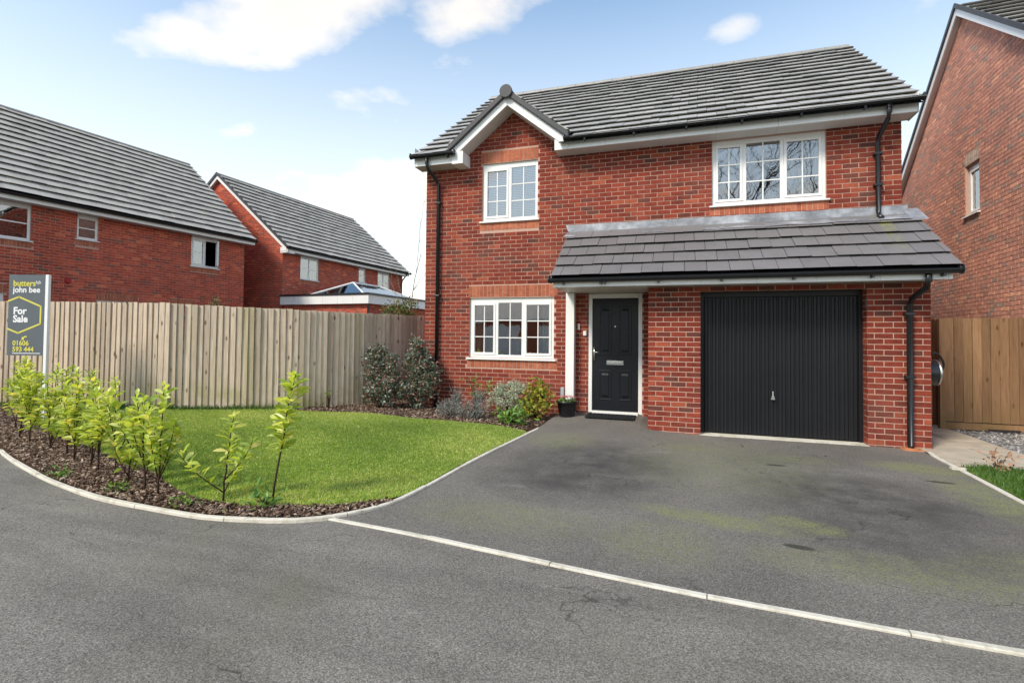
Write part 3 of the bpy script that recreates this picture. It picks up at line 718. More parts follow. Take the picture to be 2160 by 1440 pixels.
# main roof
EY, EZ = -.44, 4.80
SL = (3.5-EY)/C36
GZR = 5.84      # little gable's ridge
def clip_g(a, b, s_):
    z = EZ+s_*S36; hw = (GZR-z)/.80
    if hw <= 0.02: return [(a, b)]
    lo, hi = gx+.10-hw, gx+.10+hw      # in u = x + .10
    out = []
    if a < lo: out.append((a, min(b, lo)))
    if b > hi: out.append((max(a, hi), b))
    return out
roof = tiled_roof(house, (-.10, EY, EZ), (1, 0, 0), (0, C36, S36), 8.13, SL, .33, .30, 'tile', 215, clip=clip_g, shear=.028, deck=B().quad((-.08, .0, EZ+(.44)*T36-.04), (8.0, .0, EZ+.44*T36-.04), (8.15, 3.5, EZ+(3.94)*T36-.04), (.03, 3.5, EZ+3.94*T36-.04)).quad((2.75, EY, EZ-.03), (8.0, EY, EZ-.03), (8.0, 0, EZ+.44*T36-.04), (2.75, 0, EZ+.44*T36-.04)).quad((-.08, EY, EZ-.03), (.78, EY, EZ-.03), (.78, 0, EZ+.44*T36-.04), (-.08, 0, EZ+.44*T36-.04)).build('roof', 'roof_deck', house))
zr = EZ+(3.5-EY)*T36
tiled_roof(house, (8.13, 2*3.5-EY, EZ), (-1, 0, 0), (0, -C36, S36), 8.13, SL, .33, .30, 'tile', 0, shear=-.028, deck=roof)
for i in range(18):
    x0 = .02+i*.452; B().extrude([(3.5+.12*math.cos(t), zr-.045+.10*math.sin(t)) for t in np.linspace(0, math.pi, 9)], x0, min(x0+.446, 8.16)).build('ridge_tile', 'tile', roof)
# little gable roof
ga = math.atan(.80); cg, sg = math.cos(ga), math.sin(ga); gl = 1.10/cg
def clip_left(a, b, s_):      # keep only the part in front of the main slope
    z = GZR-1.10*.80+s_*sg; ymax = EY+(z-EZ+.03)/T36; return [(max(a, -.40+.40), min(b, ymax+.40))] if min(b, ymax+.40) > max(a, 0) else []
grf = B().quad((gx-1.1, -.36, GZR-.90), (gx, -.36, GZR-.03), (gx, 1.05, GZR-.03), (gx-1.1, -.3, GZR-.90)).quad((gx+1.1, -.36, GZR-.90), (gx, -.36, GZR-.03), (gx, 1.05, GZR-.03), (gx+1.1, -.3, GZR-.90)).build('gable_roof', 'roof_deck', house)
def clip_right(a, b, s_):
    z = GZR-1.10*.80+s_*sg; ymax = EY+(z-EZ+.03)/T36; d = ymax+.40
    return [(a, min(b, d))] if d > a else []
tiled_roof(house, (gx+1.10, -.40, GZR-1.10*.80), (0, 1, 0), (-cg, 0, sg), 1.8, gl, .33, .30, 'tile', 40, clip=clip_right, deck=grf)
def clip_l2(a, b, s_):
    z = GZR-1.10*.80+s_*sg; ymax = EY+(z-EZ+.03)/T36; d = 1.8-(ymax+.40)
    return [(max(a, d), b)] if d < b else []
tiled_roof(house, (gx-1.10, 1.4, GZR-1.10*.80), (0, -1, 0), (cg, 0, sg), 1.8, gl, .33, .30, 'tile', 40, clip=clip_l2, deck=grf)
B().extrude([(gx+.11*math.cos(t), GZR-.03+.10*math.sin(t)) for t in np.linspace(0, math.pi, 11)], -.43, 1.05, 1).build('ridge_tile', 'verge_grey', grf, True)
B().lathe([(.001, -.02), (.115, -.02), (.115, .03), (.001, .03)], (gx, -.44, GZR-.02), 20, 'Y').build('ridge_end_cap', 'verge_grey', grf)
# verge caps and bargeboards of the little gable
for sg_ in (-1, 1):
    def sl(u, dz): return (gx+sg_*u, GZR-u*.80+dz)
    b = B(); p = [sl(.02, .045), sl(1.14, .045), sl(1.14, -.075), sl(.02, -.075)]; b.extrude([(q[0], q[1]) for q in p], -.425, -.345, 1); b.build('verge_cap', 'verge_grey', grf, bevel=.01)
    b = B(); p = [sl(0, -.07), sl(1.12, -.07), sl(1.12, -.24), sl(0, -.24)]; b.extrude(p, -.36, -.325, 1); b.build('bargeboard', 'white', house, bevel=.004)
    b = B(); p = [sl(0, -.215), sl(1.10, -.215), sl(1.10, -.235), sl(0, -.235)]; b.extrude(p, -.325, -.008, 1); b.build('soffit', 'soffit', house)
# box end at the left foot of the gable
B().box(.70, .925, -.362, -.010, 4.63, 4.86).build('eaves_box', 'white', house, bevel=.004)
B().box(-.085, .70, -.345, -.31, 4.66, 4.86).build('fascia', 'white', house)
B().box(-.085, .70, -.31, -.010, 4.662, 4.68).build('soffit', 'soffit', house)
B().box(-.09, -.085, -.345, -.010, 4.655, 5.02).build('eaves_box', 'white_dull', house)
fx = 2.66
while fx < 7.95:
    x1 = min(fx+.88, 7.96); B().box(fx, x1-.003, -.345, -.31, 4.69, 4.88).build('fascia', 'white', house); fx = x1
fx = 2.66
while fx < 7.95:
    x1 = min(fx+.88, 7.96); B().box(fx, x1-.003, -.31, -.010, 4.693, 4.71).build('soffit', 'soffit', house); fx = x1
B().box(7.961, 7.975, -.345, 0, 4.685, 4.98).build('eaves_box', 'white_dull', house)
gutter(house, 2.84, 8.01, -.405, 4.875, brackets=np.arange(3.2, 8, .82))
gutter(house, -.14, .76, -.405, 4.845, brackets=(.62,))
pipe(house, [(.20, -.40, 4.82), (.20, -.40, 4.68), (.215, -.36, 4.58), (.275, -.10, 4.42), (.288, -.065, 4.34), (.288, -.062, .03)], clips=[(.288, -.062, 4.0), (.288, -.062, 2.2), (.288, -.062, .8)])
pipe(house, [(7.60, -.40, 4.85), (7.60, -.40, 4.70), (7.595, -.36, 4.62), (7.565, -.10, 4.47), (7.56, -.065, 4.40), (7.56, -.062, 3.36), (7.56, -.10, 3.28), (7.56, -.2, 3.23)], clips=[(7.56, -.062, 4.22), (7.56, -.062, 3.75)])

# windows of the main house
window(house, (0, 0), 0, *UL, [1, 1], sash=[1, 0], head=.05, extras=lambda w, d: blind(w, 1.22, 2.24, 3.64, 4.66, d+.005))
window(house, (0, 0), 0, *UR, [.30, .33, .37], sash=[1, 0, 1], head=.025)
def lower_x(w, d):
    curtain(w, .98, 1.24, 1.05, 2.12, d+.03); curtain(w, 2.34, 2.57, 1.05, 2.12, d+.03)
window(house, (0, 0), 0, *LL, [.33, .31, .36], sash=[1, 0, 1], head=.04, extras=lower_x, back='room')

# front door
df = B(); df.box(3.22, 3.285, .0, .09, .12, 2.195).box(4.075, 4.14, .0, .09, .12, 2.195).box(3.285, 4.075, .0, .09, 2.115, 2.195).box(3.285, 4.075, -.03, .09, .10, .155)
dframe = df.build('door_frame', 'white', house, bevel=.006)
door = B().box(3.288, 4.072, .03, .075, .158, 2.112).build('door', 'door_black', dframe, bevel=.003)
for (a, c) in ((3.40, 3.62), (3.74, 3.96)):
    for (z0, z1) in ((.34, .86), (1.13, 1.98)):
        b = B()
        # moulded panel: raised rim and raised field
        for (i0, o, y0) in ((0, .0, .03), ):
            b.box(a, c, .022, .032, z0, z0+.022).box(a, c, .022, .032, z1-.022, z1).box(a, a+.022, .022, .032, z0+.022, z1-.022).box(c-.022, c, .022, .032, z0+.022, z1-.022)
        b.extrude([(.031, z0+.05), (.020, z0+.085), (.020, z1-.085), (.031, z1-.05)], a+.05, c-.05)
        b.build('door_panel', 'door_black', door, bevel=.004)
lp = B().box(3.535, 3.825, .012, .03, .955, 1.03).box(3.555, 3.805, .006, .014, .975, 1.012).build('letter_plate', 'silver', dframe, bevel=.004)
B().box(3.305, 3.335, .010, .03, 1.03, 1.26).tube([(3.32, .015, 1.17), (3.32, -.03, 1.17), (3.42, -.03, 1.17)], .010, 8).build('door_handle', 'silver', dframe, True)
B().lathe([(.001, -.01), (.013, -.008), (.013, .004)], (3.68, .028, 1.62), 12, 'Y').build('spyhole', 'silver', dframe)
B().box(3.13, 3.185, -.035, -.005, 1.46, 1.545).box(3.137, 3.178, -.038, -.034, 1.47, 1.50).build('doorbell', 'white', house, bevel=.004)
B().box(3.03, 3.07, -.04, -.005, 1.56, 1.67).build('sensor_box', 'white_dull', house, bevel=.004)
B().box(2.735, 2.80, -.06, -.008, .36, .54).build('meter_box', 'meter_grey', house, bevel=.01)
# porch pilaster and ceiling
post = B().box(2.845, 2.995, -.17, -.012, .03, 2.2).box(2.835, 3.005, -.175, -.010, .03, .12).build('porch_post', 'white', house, bevel=.005)
x = 2.86
while x < 4.28:
    B().box(x, min(x+.098, 4.285), -1.22, -.008, 2.205, 2.22).build('ceiling_board', 'soffit', house); x += .10
B().box(G0, G1+.07, -1.22, GY-.01, 2.212, 2.228).build('soffit', 'soffit', house)

# lean-to roof
LY, LZ = -1.33, 2.335; LS = (0-LY)/C36
lr = tiled_roof(house, (2.86, LY, LZ), (1, 0, 0), (0, C36, S36), 5.17, LS-.04, .333, .30, 'tile_leanto', 100, name='lean_to_roof', thick=.05, rows=5)
b = B(); b.quad((2.88, LY+.05, LZ-.06), (8.0, LY+.05, LZ-.06), (8.0, 0, LZ-.06-LY*T36-.05*T36), (2.88, 0, LZ-.06-LY*T36-.05*T36)); b.build('underlay', 'roof_deck', lr)
for x in (2.865, 8.015):
    B().extrude([(LY-.01, LZ+.01), (0-.02, LZ-LY*T36), (-.02, LZ-LY*T36-.11), (LY-.01, LZ-.09)], x-.012, x+.012).build('verge_strip', 'verge_grey', lr)
B().extrude([(-1.235, 2.215), (-1.235, 2.30), (-.02, 3.18), (-.02, 2.215)], 2.875, 2.89).build('cheek', 'white_dull', lr)
B().extrude([(-1.235, 2.215), (-1.235, 2.30), (-.02, 3.18), (-.02, 2.32), (-.8, 2.215)], 7.885, 7.90).build('cheek', 'white_dull', lr)
fx = 2.88
while fx < 7.94:
    x1 = min(fx+.72, 7.965); B().box(fx, x1-.003, -1.262, -1.232, 2.197, 2.30).build('fascia', 'white', house); fx = x1
gutter(house, 2.83, 8.03, -1.325, 2.318, .058, brackets=(3.05, 3.62, 3.68, 4.45, 5.3, 6.2, 7.1, 7.85))
# lead flashing: upstand and dressed apron, with laps
segs = np.linspace(2.80, 7.90, 5)
for i in range(4):
    a, c = segs[i], segs[i+1]+.04; b = B(); n = 14; o = .003*i
    for j in range(n):
        u0_, u1_ = a+(c-a)*j/n, a+(c-a)*(j+1)/n
        w0, w1 = .012*math.sin(u0_*9+1), .012*math.sin(u1_*9+1)
        l0 = .05 if (i == 0 and j == 0) else 0
        b.quad((u0_+l0, -.016-o, 3.30), (u1_, -.016-o, 3.30), (u1_, -.014-o, 3.432+w1*.2), (u0_, -.014-o, 3.432+w0*.2))
        b.quad((u0_, -.27+w0, LZ+(-.27+w0-LY)*T36+.058+o), (u1_, -.27+w1, LZ+(-.27+w1-LY)*T36+.058+o), (u1_, -.016-o, 3.30), (u0_+l0, -.016-o, 3.30))
    b.build('flashing', 'lead', lr)
B().extrude([(-.27, LZ+(-.27-LY)*T36+.06), (-.02, LZ-.02*T36-LY*T36+.045), (.08, LZ+.08*T36-LY*T36+.03), (.08, LZ+.08*T36-LY*T36+.0), (-.27, LZ+(-.27-LY)*T36+.045)], 7.90, 8.10).build('flashing', 'lead', lr)
pipe(house, [(7.70, -1.30, 2.29), (7.70, -1.30, 2.17), (7.695, -1.26, 2.10), (7.635, -.99, 1.98), (7.625, -.945, 1.90), (7.62, -.94, .06), (7.62, -.96, .03)], r=.037, clips=[(7.622, -.94, 1.78), (7.62, -.94, .95)])
B().lathe([(.075, -.01), (.09, .0), (.085, .03), (.06, .032), (.055, .0)], (7.62, -.97, .005), 16).build('gully', 'clay', house)
B().box(7.52, 7.74, -1.05, -.89, -.02, .014).build('gully_collar', 'clay', house, bevel=.01)

# garage door
gd = B(); GDY = -.70
gd.box(G0+.75, G0+.80, GDY, GDY+.07, 0.0, 2.13).box(G0+2.825, G0+2.875, GDY, GDY+.07, 0.0, 2.13).box(G0+.80, G0+2.825, GDY, GDY+.07, 2.05, 2.13)
gframe = gd.build('garage_door_frame', 'garage_black', house, bevel=.004)
gx0, gx1 = G0+.805, G0+2.82
leafd = B().box(gx0, gx1, GDY+.025, GDY+.05, .02, 2.045).build('garage_door', 'garage_black', gframe)
nr = 18; rw = (gx1-gx0)/nr
rib = None
for i in range(nr):
    if rib is None:
        w_ = rw*.5
        rib = B().extrude([(-w_+.006, 0), (-w_+.018, -.012), (-.008, -.012), (0, -.004), (.008, -.012), (w_-.018, -.012), (w_-.006, 0)], .03, 2.035, 1)
        # profile in x,y extruded along z: swap axes
        rib.v = [(v[0], v[2], v[1]) for v in rib.v]
        me0 = rib.build('garage_door_rib', 'garage_black', gframe); me0.location = (gx0+rw*.5, GDY+.024, 0); rib_me = me0.data
    else:
        o = link(bpy.data.objects.new('garage_door_rib', rib_me), gframe); o.location = (gx0+rw*(i+.5), GDY+.024, 0)
hx = 6.03
hd = B().lathe([(.001, -.03), (.012, -.028), (.016, .0), (.016, .012)], (hx, GDY-.005, .66), 12, 'Y').tube([(hx, GDY-.03, .65), (hx, GDY-.035, .60)], .009, 8)
hd.extrude([(hx-.012, .61), (hx+.012, .61), (hx+.03, .555), (hx-.03, .555)], GDY-.04, GDY-.02, 1)
hd.build('garage_door_handle', 'silver', gframe)
B().box(G0+.74, G0+2.885, GY-.02, GDY+.03, -.03, .012).build('garage_threshold', 'kerb', house)
B().box(7.145, 7.16, GY-.012, GY-.004, 1.85, 2.0).build('latch_plate', 'dark_metal', house)
B().box(7.884, 7.90, -.80, -.74, 2.02, 2.13).build('wall_vent', 'red_plastic', house)

# objects at the house
ev = thing('car_charger', 'round black wall charger with silver rim and looped cable on garage side wall', 'charger', (7.884, -.60, 1.0))
B().lathe([(.001, 0), (.165, 0), (.175, .03), (.175, .13), (.16, .15)], (0, 0, 0), 28, 'X').build('body', 'black_plastic', ev, True)
B().lathe([(.155, .135), (.178, .14), (.172, .165), (.14, .175), (.001, .178)], (0, 0, 0), 28, 'X').build('rim', 'silver', ev, True)
cp = [(.09, 0, .15), (.10, .0, .24), (.15, .0, .265), (.22, .05, .22), (.27, .08, .13), (.27, .10, .05), (.22, .12, .0), (.16, .1, -.01)]
B().tube([tuple(q) for q in catmull(cp, 6)], .014, 8).build('cable', 'black_plastic', ev, True)

dm = thing('doormat', 'dark ribbed doormat on the tarmac at the black front door', 'doormat', (3.65, -.30, 0))
zz = .112
B().box(-.40, .40, -.24, .22, zz, zz+.012).build('mat_base', 'mat_rubber', dm)
for i in range(12): B().box(-.37+i*.062, -.335+i*.062, -.21, .19, zz+.012, zz+.018).build('mat_rib', 'mat_rubber', dm)

def leafcloud(n, size, pts, spread, seed, up=.4, flat_=.5, tone=None, aspect=.5, fold=.2):
    """n folded leaves around the given points -> V,F,T arrays"""
    r = np.random.default_rng(seed); pts = np.asarray(pts, float); c = pts[r.integers(0, len(pts), n)]+r.normal(0, 1, (n, 3))*np.asarray(spread)
    d = r.normal(0, 1, (n, 3)); d[:, 2] = d[:, 2]*flat_+up; d /= np.linalg.norm(d, axis=1)[:, None]
    s = np.cross(d, r.normal(0, 1, (n, 3))); s /= np.linalg.norm(s, axis=1)[:, None]; nn = np.cross(d, s)
    L = size*r.uniform(.6, 1.25, n)[:, None]; w = L*aspect
    a = c; m_ = c+d*L*.5; t = c+d*L*.95; l = m_+s*w*.5+nn*w*fold; q = m_-s*w*.5+nn*w*fold
    V = np.stack([a, l, t, q], 1).reshape(-1, 3); i = np.arange(n)*4
    F = np.concatenate([np.stack([i, i+1, i+2], 1), np.stack([i, i+2, i+3], 1)]); T = r.random(n) if tone is None else tone(r, c)
    return V, F, np.concatenate([T, T])
pot = thing('plant_pot', 'small black plastic pot of pink flowers beside the white porch post', 'plant pot', (2.93, -.42, .068))
B().lathe([(.001, .012), (.115, .012), (.12, 0), (.125, .03), (.165, .25), (.18, .252), (.182, .285), (.168, .287), (.160, .25), (.001, .24)], n=26).build('pot', 'black_plastic', pot, True)
V, F, T = leafcloud(160, .05, [(x*.12, y*.12, .27) for x, y in rng.uniform(-1, 1, (30, 2))], (.02, .02, .02), 3, .8)
link(bpy.data.objects.new('foliage', npmesh('foliage', V, F, 'bright_green', T)), pot)
for i in range(16):
    a = rng.uniform(0, 6.28); rr = rng.uniform(.02, .15); fl = B(); cx, cy, cz = rr*math.cos(a), rr*math.sin(a), .33+rng.uniform(0, .04)
    for j in range(5):
        t = j*1.2566+a; fl.quad((cx, cy, cz+.01), (cx+.04*math.cos(t-.4), cy+.04*math.sin(t-.4), cz+.008), (cx+.05*math.cos(t), cy+.05*math.sin(t), cz+.004), (cx+.04*math.cos(t+.4), cy+.04*math.sin(t+.4), cz+.008))
    fl.build('flower', 'pink_petal', pot)
va = thing('flower_vase', 'vase of yellow flowers standing inside the downstairs window', 'vase', (1.86, .20, 1.07))
B().lathe([(.001, 0), (.05, 0), (.06, .08), (.04, .2), (.055, .27)], n=18).build('vase', 'vase_glass', va, True)
V, F, T = leafcloud(260, .06, [(x*.16, y*.08, .36+z*.06) for x, y, z in rng.uniform(-1, 1, (20, 3))], (.02, .02, .02), 5, .5)
link(bpy.data.objects.new('flower_heads', npmesh('flower_heads', V, F, 'yellow_petal', T)), va)
B().box(-.3, .3, -.06, .3, -.02, -.001).build('stand', 'stem', va)

# ================================================================== neighbouring houses
def far_house(name, label, loc, ang, L, x_start, depth, ridge_h, pitch, mat, smat, tmat, wins, lintels, left_gable=True, barge=False, budget=120, tbudget=150, xgable=0.0, tw=.33):
    t = thing(name, label, 'house', loc, ang)
    w = Walls(t, loc, ang, mat, smat, budget)
    ops = [q[0] for q in wins]; sol = []
    for q in wins:
        a, b, c, d = q[0]; sol.append((a-.03, b+.03, c-.19, c-.04))
    sol += lintels
    tp = math.tan(pitch); ez = 4.66; ezg = 4.80+.40*tp-.12
    w.wall((x_start, 0), 0, L, 0, ez, [(a-x_start, b-x_start, c, d) for a, b, c, d in ops], [(a-x_start, b-x_start, c, d) for a, b, c, d in sol], hide=[(0, L, 0, 1.2)])
    def fl(v):
        if v < ezg: return (0, depth)
        q = (v-ezg)/tp; return (q, depth-q)
    if left_gable: w.wall((x_start, depth), -math.pi/2, depth, 1.0, ezg+tp*depth/2-.1, interval=fl, backing=False, zb=0)
    w.wall((x_start+L, 0), math.pi/2, depth, 1.0, ezg+tp*depth/2-.1, interval=fl, backing=False, zb=0)
    def extra(b):
        for x in (x_start, x_start+L): b.quad((x, 0, 0), (x, depth, 0), (x, depth, ezg), (x, depth/2, ezg+tp*depth/2), (x, 0, ezg))
        b.quad((x_start, depth, 0), (x_start+L, depth, 0), (x_start+L, depth, ez), (x_start, depth, ez))
    w.finish('wall', extra)
    cp_, sp_ = math.cos(pitch), math.sin(pitch); oy = -.40; oz = 4.80; run = depth/2+.40
    ov = .16
    rf = tiled_roof(t, (x_start-ov, oy, oz), (1, 0, 0), (0, cp_, sp_), L+2*ov, run/cp_, .335, tw, tmat, tbudget, loc, ang, thick=.075)
    b = B(); b.quad((x_start-ov, depth+.4, oz), (x_start+L+ov, depth+.4, oz), (x_start+L+ov, depth/2, oz+run*tp), (x_start-ov, depth/2, oz+run*tp)); b.build('rear_slope', tmat, rf)
    n = int((L+2*ov)/.45); 
    for i in range(n):
        x0 = x_start-ov+i*(L+2*ov)/n; B().extrude([(depth/2+.11*math.cos(q), oz+run*tp-.03+.08*math.sin(q)) for q in np.linspace(0, math.pi, 7)], x0, x0+(L+2*ov)/n-.006).build('ridge_tile', tmat, rf)
    B().box(x_start-ov, x_start+L+ov, -.34, -.31, ez-.01, 4.80).build('fascia', 'white', t)
    B().box(x_start-ov, x_start+L+ov, -.31, -.01, ez, ez+.015).build('soffit', 'soffit', t)
    gutter(t, x_start-ov-.02, x_start+L+ov+.02, -.41, 4.80, .058)
    if barge:
        for s0, s1 in ((0, 1), (1, 0)):
            ya, yb = (-.38, depth/2) if s0 == 0 else (depth+.38, depth/2); za = oz+.02*tp; zb_ = oz+run*tp
            for nm, mt, o0, o1, xa, xb in (('bargeboard', 'white', -.21, -.04, -.145, -.11), ('verge_cap', 'verge_grey', -.05, .07, -.19, -.12)):
                B().extrude([(ya, za+o0), (yb, zb_+o0), (yb, zb_+o1), (ya, za+o1)], x_start+xa, x_start+xb).build(nm, mt, t)
            B().extrude([(ya, za-.19), (yb, zb_-.19), (yb, zb_-.17), (ya, za-.17)], x_start-.11, x_start-.01).build('verge_soffit', 'soffit', t)
        B().box(x_start-.15, x_start+.25, -.345, -.02, ez-.06, ez+.16).build('eaves_box', 'white', t)
    for q in wins:
        kw = dict(q[2]) if len(q) > 2 else {}
        window(t, (0, 0), 0, *q[0], q[1], ny=2, nx=1, depth=.03, head=.06, bar=.03, **kw)
    return t
PB = R(40)
far_house('neighbour_house', 'red brick house with long grey tiled roof behind the fence, at the left edge', (-11.07, -1.265, 0), R(83.2), 14.3, -7.5, 7.1, 0, PB, 'brick_far_lit', 'soldier', 'tile_far',
          [((-.62, .75, 3.74, 4.66), [1, 1]), ((1.73, 2.23, 3.99, 4.66), [1], dict(extras=lambda w, d: blind(w, 1.77, 2.19, 4.03, 4.6, d+.005, .06))), ((4.87, 5.83, 3.66, 4.66), [1, 1], dict(sash=[1, 1], open_light=1)), ((2.27, 3.25, 1.25, 2.33), [1, 1]), ((-1.2, .28, 1.2, 2.37), [1, 1])],  # slats in the small window are added, standing in for pale frosted glass
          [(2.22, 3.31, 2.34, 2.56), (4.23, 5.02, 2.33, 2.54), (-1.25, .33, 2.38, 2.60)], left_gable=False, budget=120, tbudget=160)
nb = [o for o in C.objects if o.name.startswith('neighbour_house')][0]
B().lathe([(.001, -.05), (.06, -.05), (.08, -.02), (.08, 0)], (1.56, 0, 2.81), 14, 'Y').build('alarm_box', 'red_plastic', nb)
far = far_house('rear_house', 'red brick house end-on behind the fence with dark gable wall and white bargeboard', (-10.072, 6.581, 0), R(87.1), 8.35, .55, 7.0, 0, PB, 'brick_far_lit', 'soldier', 'tile_far',
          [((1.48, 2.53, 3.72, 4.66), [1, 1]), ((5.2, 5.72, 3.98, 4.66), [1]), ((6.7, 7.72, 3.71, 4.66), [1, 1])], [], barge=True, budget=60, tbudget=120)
pipe(far, [(8.75, -.40, 4.75), (8.75, -.1, 4.4), (8.75, -.06, 4.2), (8.75, -.06, .1)])
# flat-roofed extension with a glass lantern, built on the rear house
ext = thing('garden_extension', 'flat roofed brick extension with white fascia and glass roof lantern beyond the fence', 'extension', (-10.072, 6.581, 0), R(87.1))
we = Walls(ext, (-10.072, 6.581, 0), R(87.1), 'brick_far_lit', 'soldier', 60)
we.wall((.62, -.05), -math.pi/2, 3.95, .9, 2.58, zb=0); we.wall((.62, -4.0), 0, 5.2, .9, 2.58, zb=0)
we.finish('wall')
B().box(.42, 6.0, -4.2, 0, 2.90, 2.97).build('flat_roof', 'dark_metal', ext)
for i in range(6): B().box(.45, .49, -4.15+i*.69, -4.15+(i+1)*.69-.008, 2.58, 2.90).build('fascia_panel', 'white', ext)
for i in range(7): B().box(.49+i*.78, .49+(i+1)*.78-.008, -4.15, -4.11, 2.58, 2.90).build('fascia_panel', 'white', ext)
B().box(.46, 5.9, -4.12, -.02, 2.585, 2.60).build('soffit', 'soffit', ext)
lan = B(); x0, x1, y0, y1, ax0, ax1, zt, zb_ = 1.2, 5.2, -3.4, -.6, 2.3, 4.1, 3.58, 2.98
ym = (y0+y1)/2
for p in (((x0, y0), (x1, y0), (ax1, ym), (ax0, ym)), ((x1, y1), (x0, y1), (ax0, ym), (ax1, ym))):
    lan.quad((*p[0], zb_), (*p[1], zb_), (*p[2], zt), (*p[3], zt))
lan.quad((x0, y1, zb_), (x0, y0, zb_), (ax0, ym, zt)); lan.quad((x1, y0, zb_), (x1, y1, zb_), (ax1, ym, zt))
lantern = lan.build('roof_lantern', 'glass', ext)
fr_ = B()
for p, q in (((x0, y0, zb_), (ax0, ym, zt)), ((x0, y1, zb_), (ax0, ym, zt)), ((x1, y0, zb_), (ax1, ym, zt)), ((x1, y1, zb_), (ax1, ym, zt)), ((ax0, ym, zt), (ax1, ym, zt)), ((x0, y0, zb_), (x1, y0, zb_)), ((x0, y0, zb_), (x0, y1, zb_))): fr_.tube([p, q], .035, 6)
fr_.build('lantern_frame', 'white', lantern)
B().tube([(.56, -4.03, 2.62), (.56, -4.06, 2.5), (.56, -4.06, .2)], .035, 8).build('downpipe', 'black_plastic', ext)

# house at the right edge
rz = R(-3); dR = np.array([math.sin(R(3)), math.cos(R(3))]); PR = np.array([9.968, 1.346])+dR*1.90
rh = thing('gable_end_house', 'red brick gable end coloured pink as if sunlit, with one narrow white window, at right edge', 'house', (PR[0], PR[1], 0), rz)
wr = Walls(rh, (PR[0], PR[1], 0), rz, 'brick_sunlit', 'soldier_pale', 300)
HD = 4.1; tR = math.tan(R(37.3)); peak = 7.98; ezr = peak-HD*tR
def ivr(v):
    if v < ezr: return (0, 2*HD)
    q = (v-ezr)/tR; return (q, 2*HD-q)
# wall starts at the far eave (local y=+HD) and runs towards the viewer
wr.wall((0, HD), -math.pi/2, 2*HD, .8, peak-.1, [], [], interval=lambda v: ivr(v), backing=False, zb=0,
        hide=[(HD-.02, HD+.55, 3.86, 4.84), (HD-.03, HD+.56, 4.84, 5.05), (HD-.02, HD+.55, 3.69, 3.83)])
wr.items += [(np.array([0, HD, 0.]), np.array([0, -1., 0]), np.array([-1., 0, 0]), -math.pi/2, HD-.03+i*.0737+.004, HD-.03+(i+1)*.0737-.004, 4.845, 5.045, rng.random(), True) for i in range(8)]
wr.items += [(np.array([0, HD, 0.]), np.array([0, -1., 0]), np.array([-1., 0, 0]), -math.pi/2, HD-.02+i*.0712+.004, HD-.02+(i+1)*.0712-.004, 3.70, 3.825, rng.random(), True) for i in range(8)]
def exr(b):
    ya, yb, z0, z1 = -.55, .02, 3.86, 4.84          # opening
    b.quad((0, HD, 0), (0, yb, 0), (0, yb, peak-.02*tR), (0, HD, ezr)); b.quad((0, ya, 0), (0, -HD, 0), (0, -HD, ezr), (0, ya, peak-.55*tR))
    b.quad((0, yb, 0), (0, ya, 0), (0, ya, z0), (0, yb, z0)); b.quad((0, yb, z1), (0, ya, z1), (0, ya, peak-.55*tR), (0, 0, peak), (0, yb, peak-.02*tR))
    for p in (((yb, z0), (yb, z1)), ((ya, z1), (ya, z0)), ((yb, z1), (ya, z1)), ((ya, z0), (yb, z0))): b.quad((0, *p[0]), (0, *p[1]), (.1, *p[1]), (.1, *p[0]))
    b.quad((0, -HD, 0), (9, -HD, 0), (9, -HD, ezr), (0, -HD, ezr)); b.quad((0, HD, 0), (9, HD, 0), (9, HD, ezr), (0, HD, ezr)); b.quad((9, -HD, 0), (9, HD, 0), (9, HD, ezr), (9, 0, peak), (9, -HD, ezr))
wr.finish('wall', exr)
window(rh, (0, .02), -math.pi/2, 0.0, .57, 3.86, 4.84, [1], nx=1, ny=1, depth=.06, sash=[1], head=.05, sillout=.06)
cR, sR = math.cos(R(37.3)), math.sin(R(37.3))
runR = HD+.40
rfr = tiled_roof(rh, (-.13, -runR, peak+.10-runR*tR), (1, 0, 0), (0, cR, sR), 9.2, runR/cR, .335, .33, 'tile', 120, (PR[0], PR[1], 0), rz, thick=.075)
tiled_roof(rh, (9.07, runR, peak+.10-runR*tR), (-1, 0, 0), (0, -cR, sR), 9.2, runR/cR, .335, .33, 'tile', 40, (PR[0], PR[1], 0), rz, thick=.04, deck=rfr)
for s_ in (-1, 1):
    za, zb_ = peak+.10-runR*tR, peak+.10
    B().extrude([(s_*runR, za-.19), (0, zb_-.19), (0, zb_-.03), (s_*runR, za-.03)], -.125, -.095).build('bargeboard', 'white', rh)
    B().extrude([(s_*runR, za-.18), (0, zb_-.18), (0, zb_-.155), (s_*runR, za-.155)], -.095, -.009).build('verge_soffit', 'soffit', rh)
    B().extrude([(s_*runR, za-.035), (0, zb_-.035), (0, zb_+.06), (s_*runR, za+.06)], -.155, -.127).build('verge_cap', 'verge_grey', rh)
    B().box(-.12, 9.0, s_*(runR-.03)-.02, s_*(runR-.03)+.02, za-.2, za-.02).build('fascia', 'white', rh)

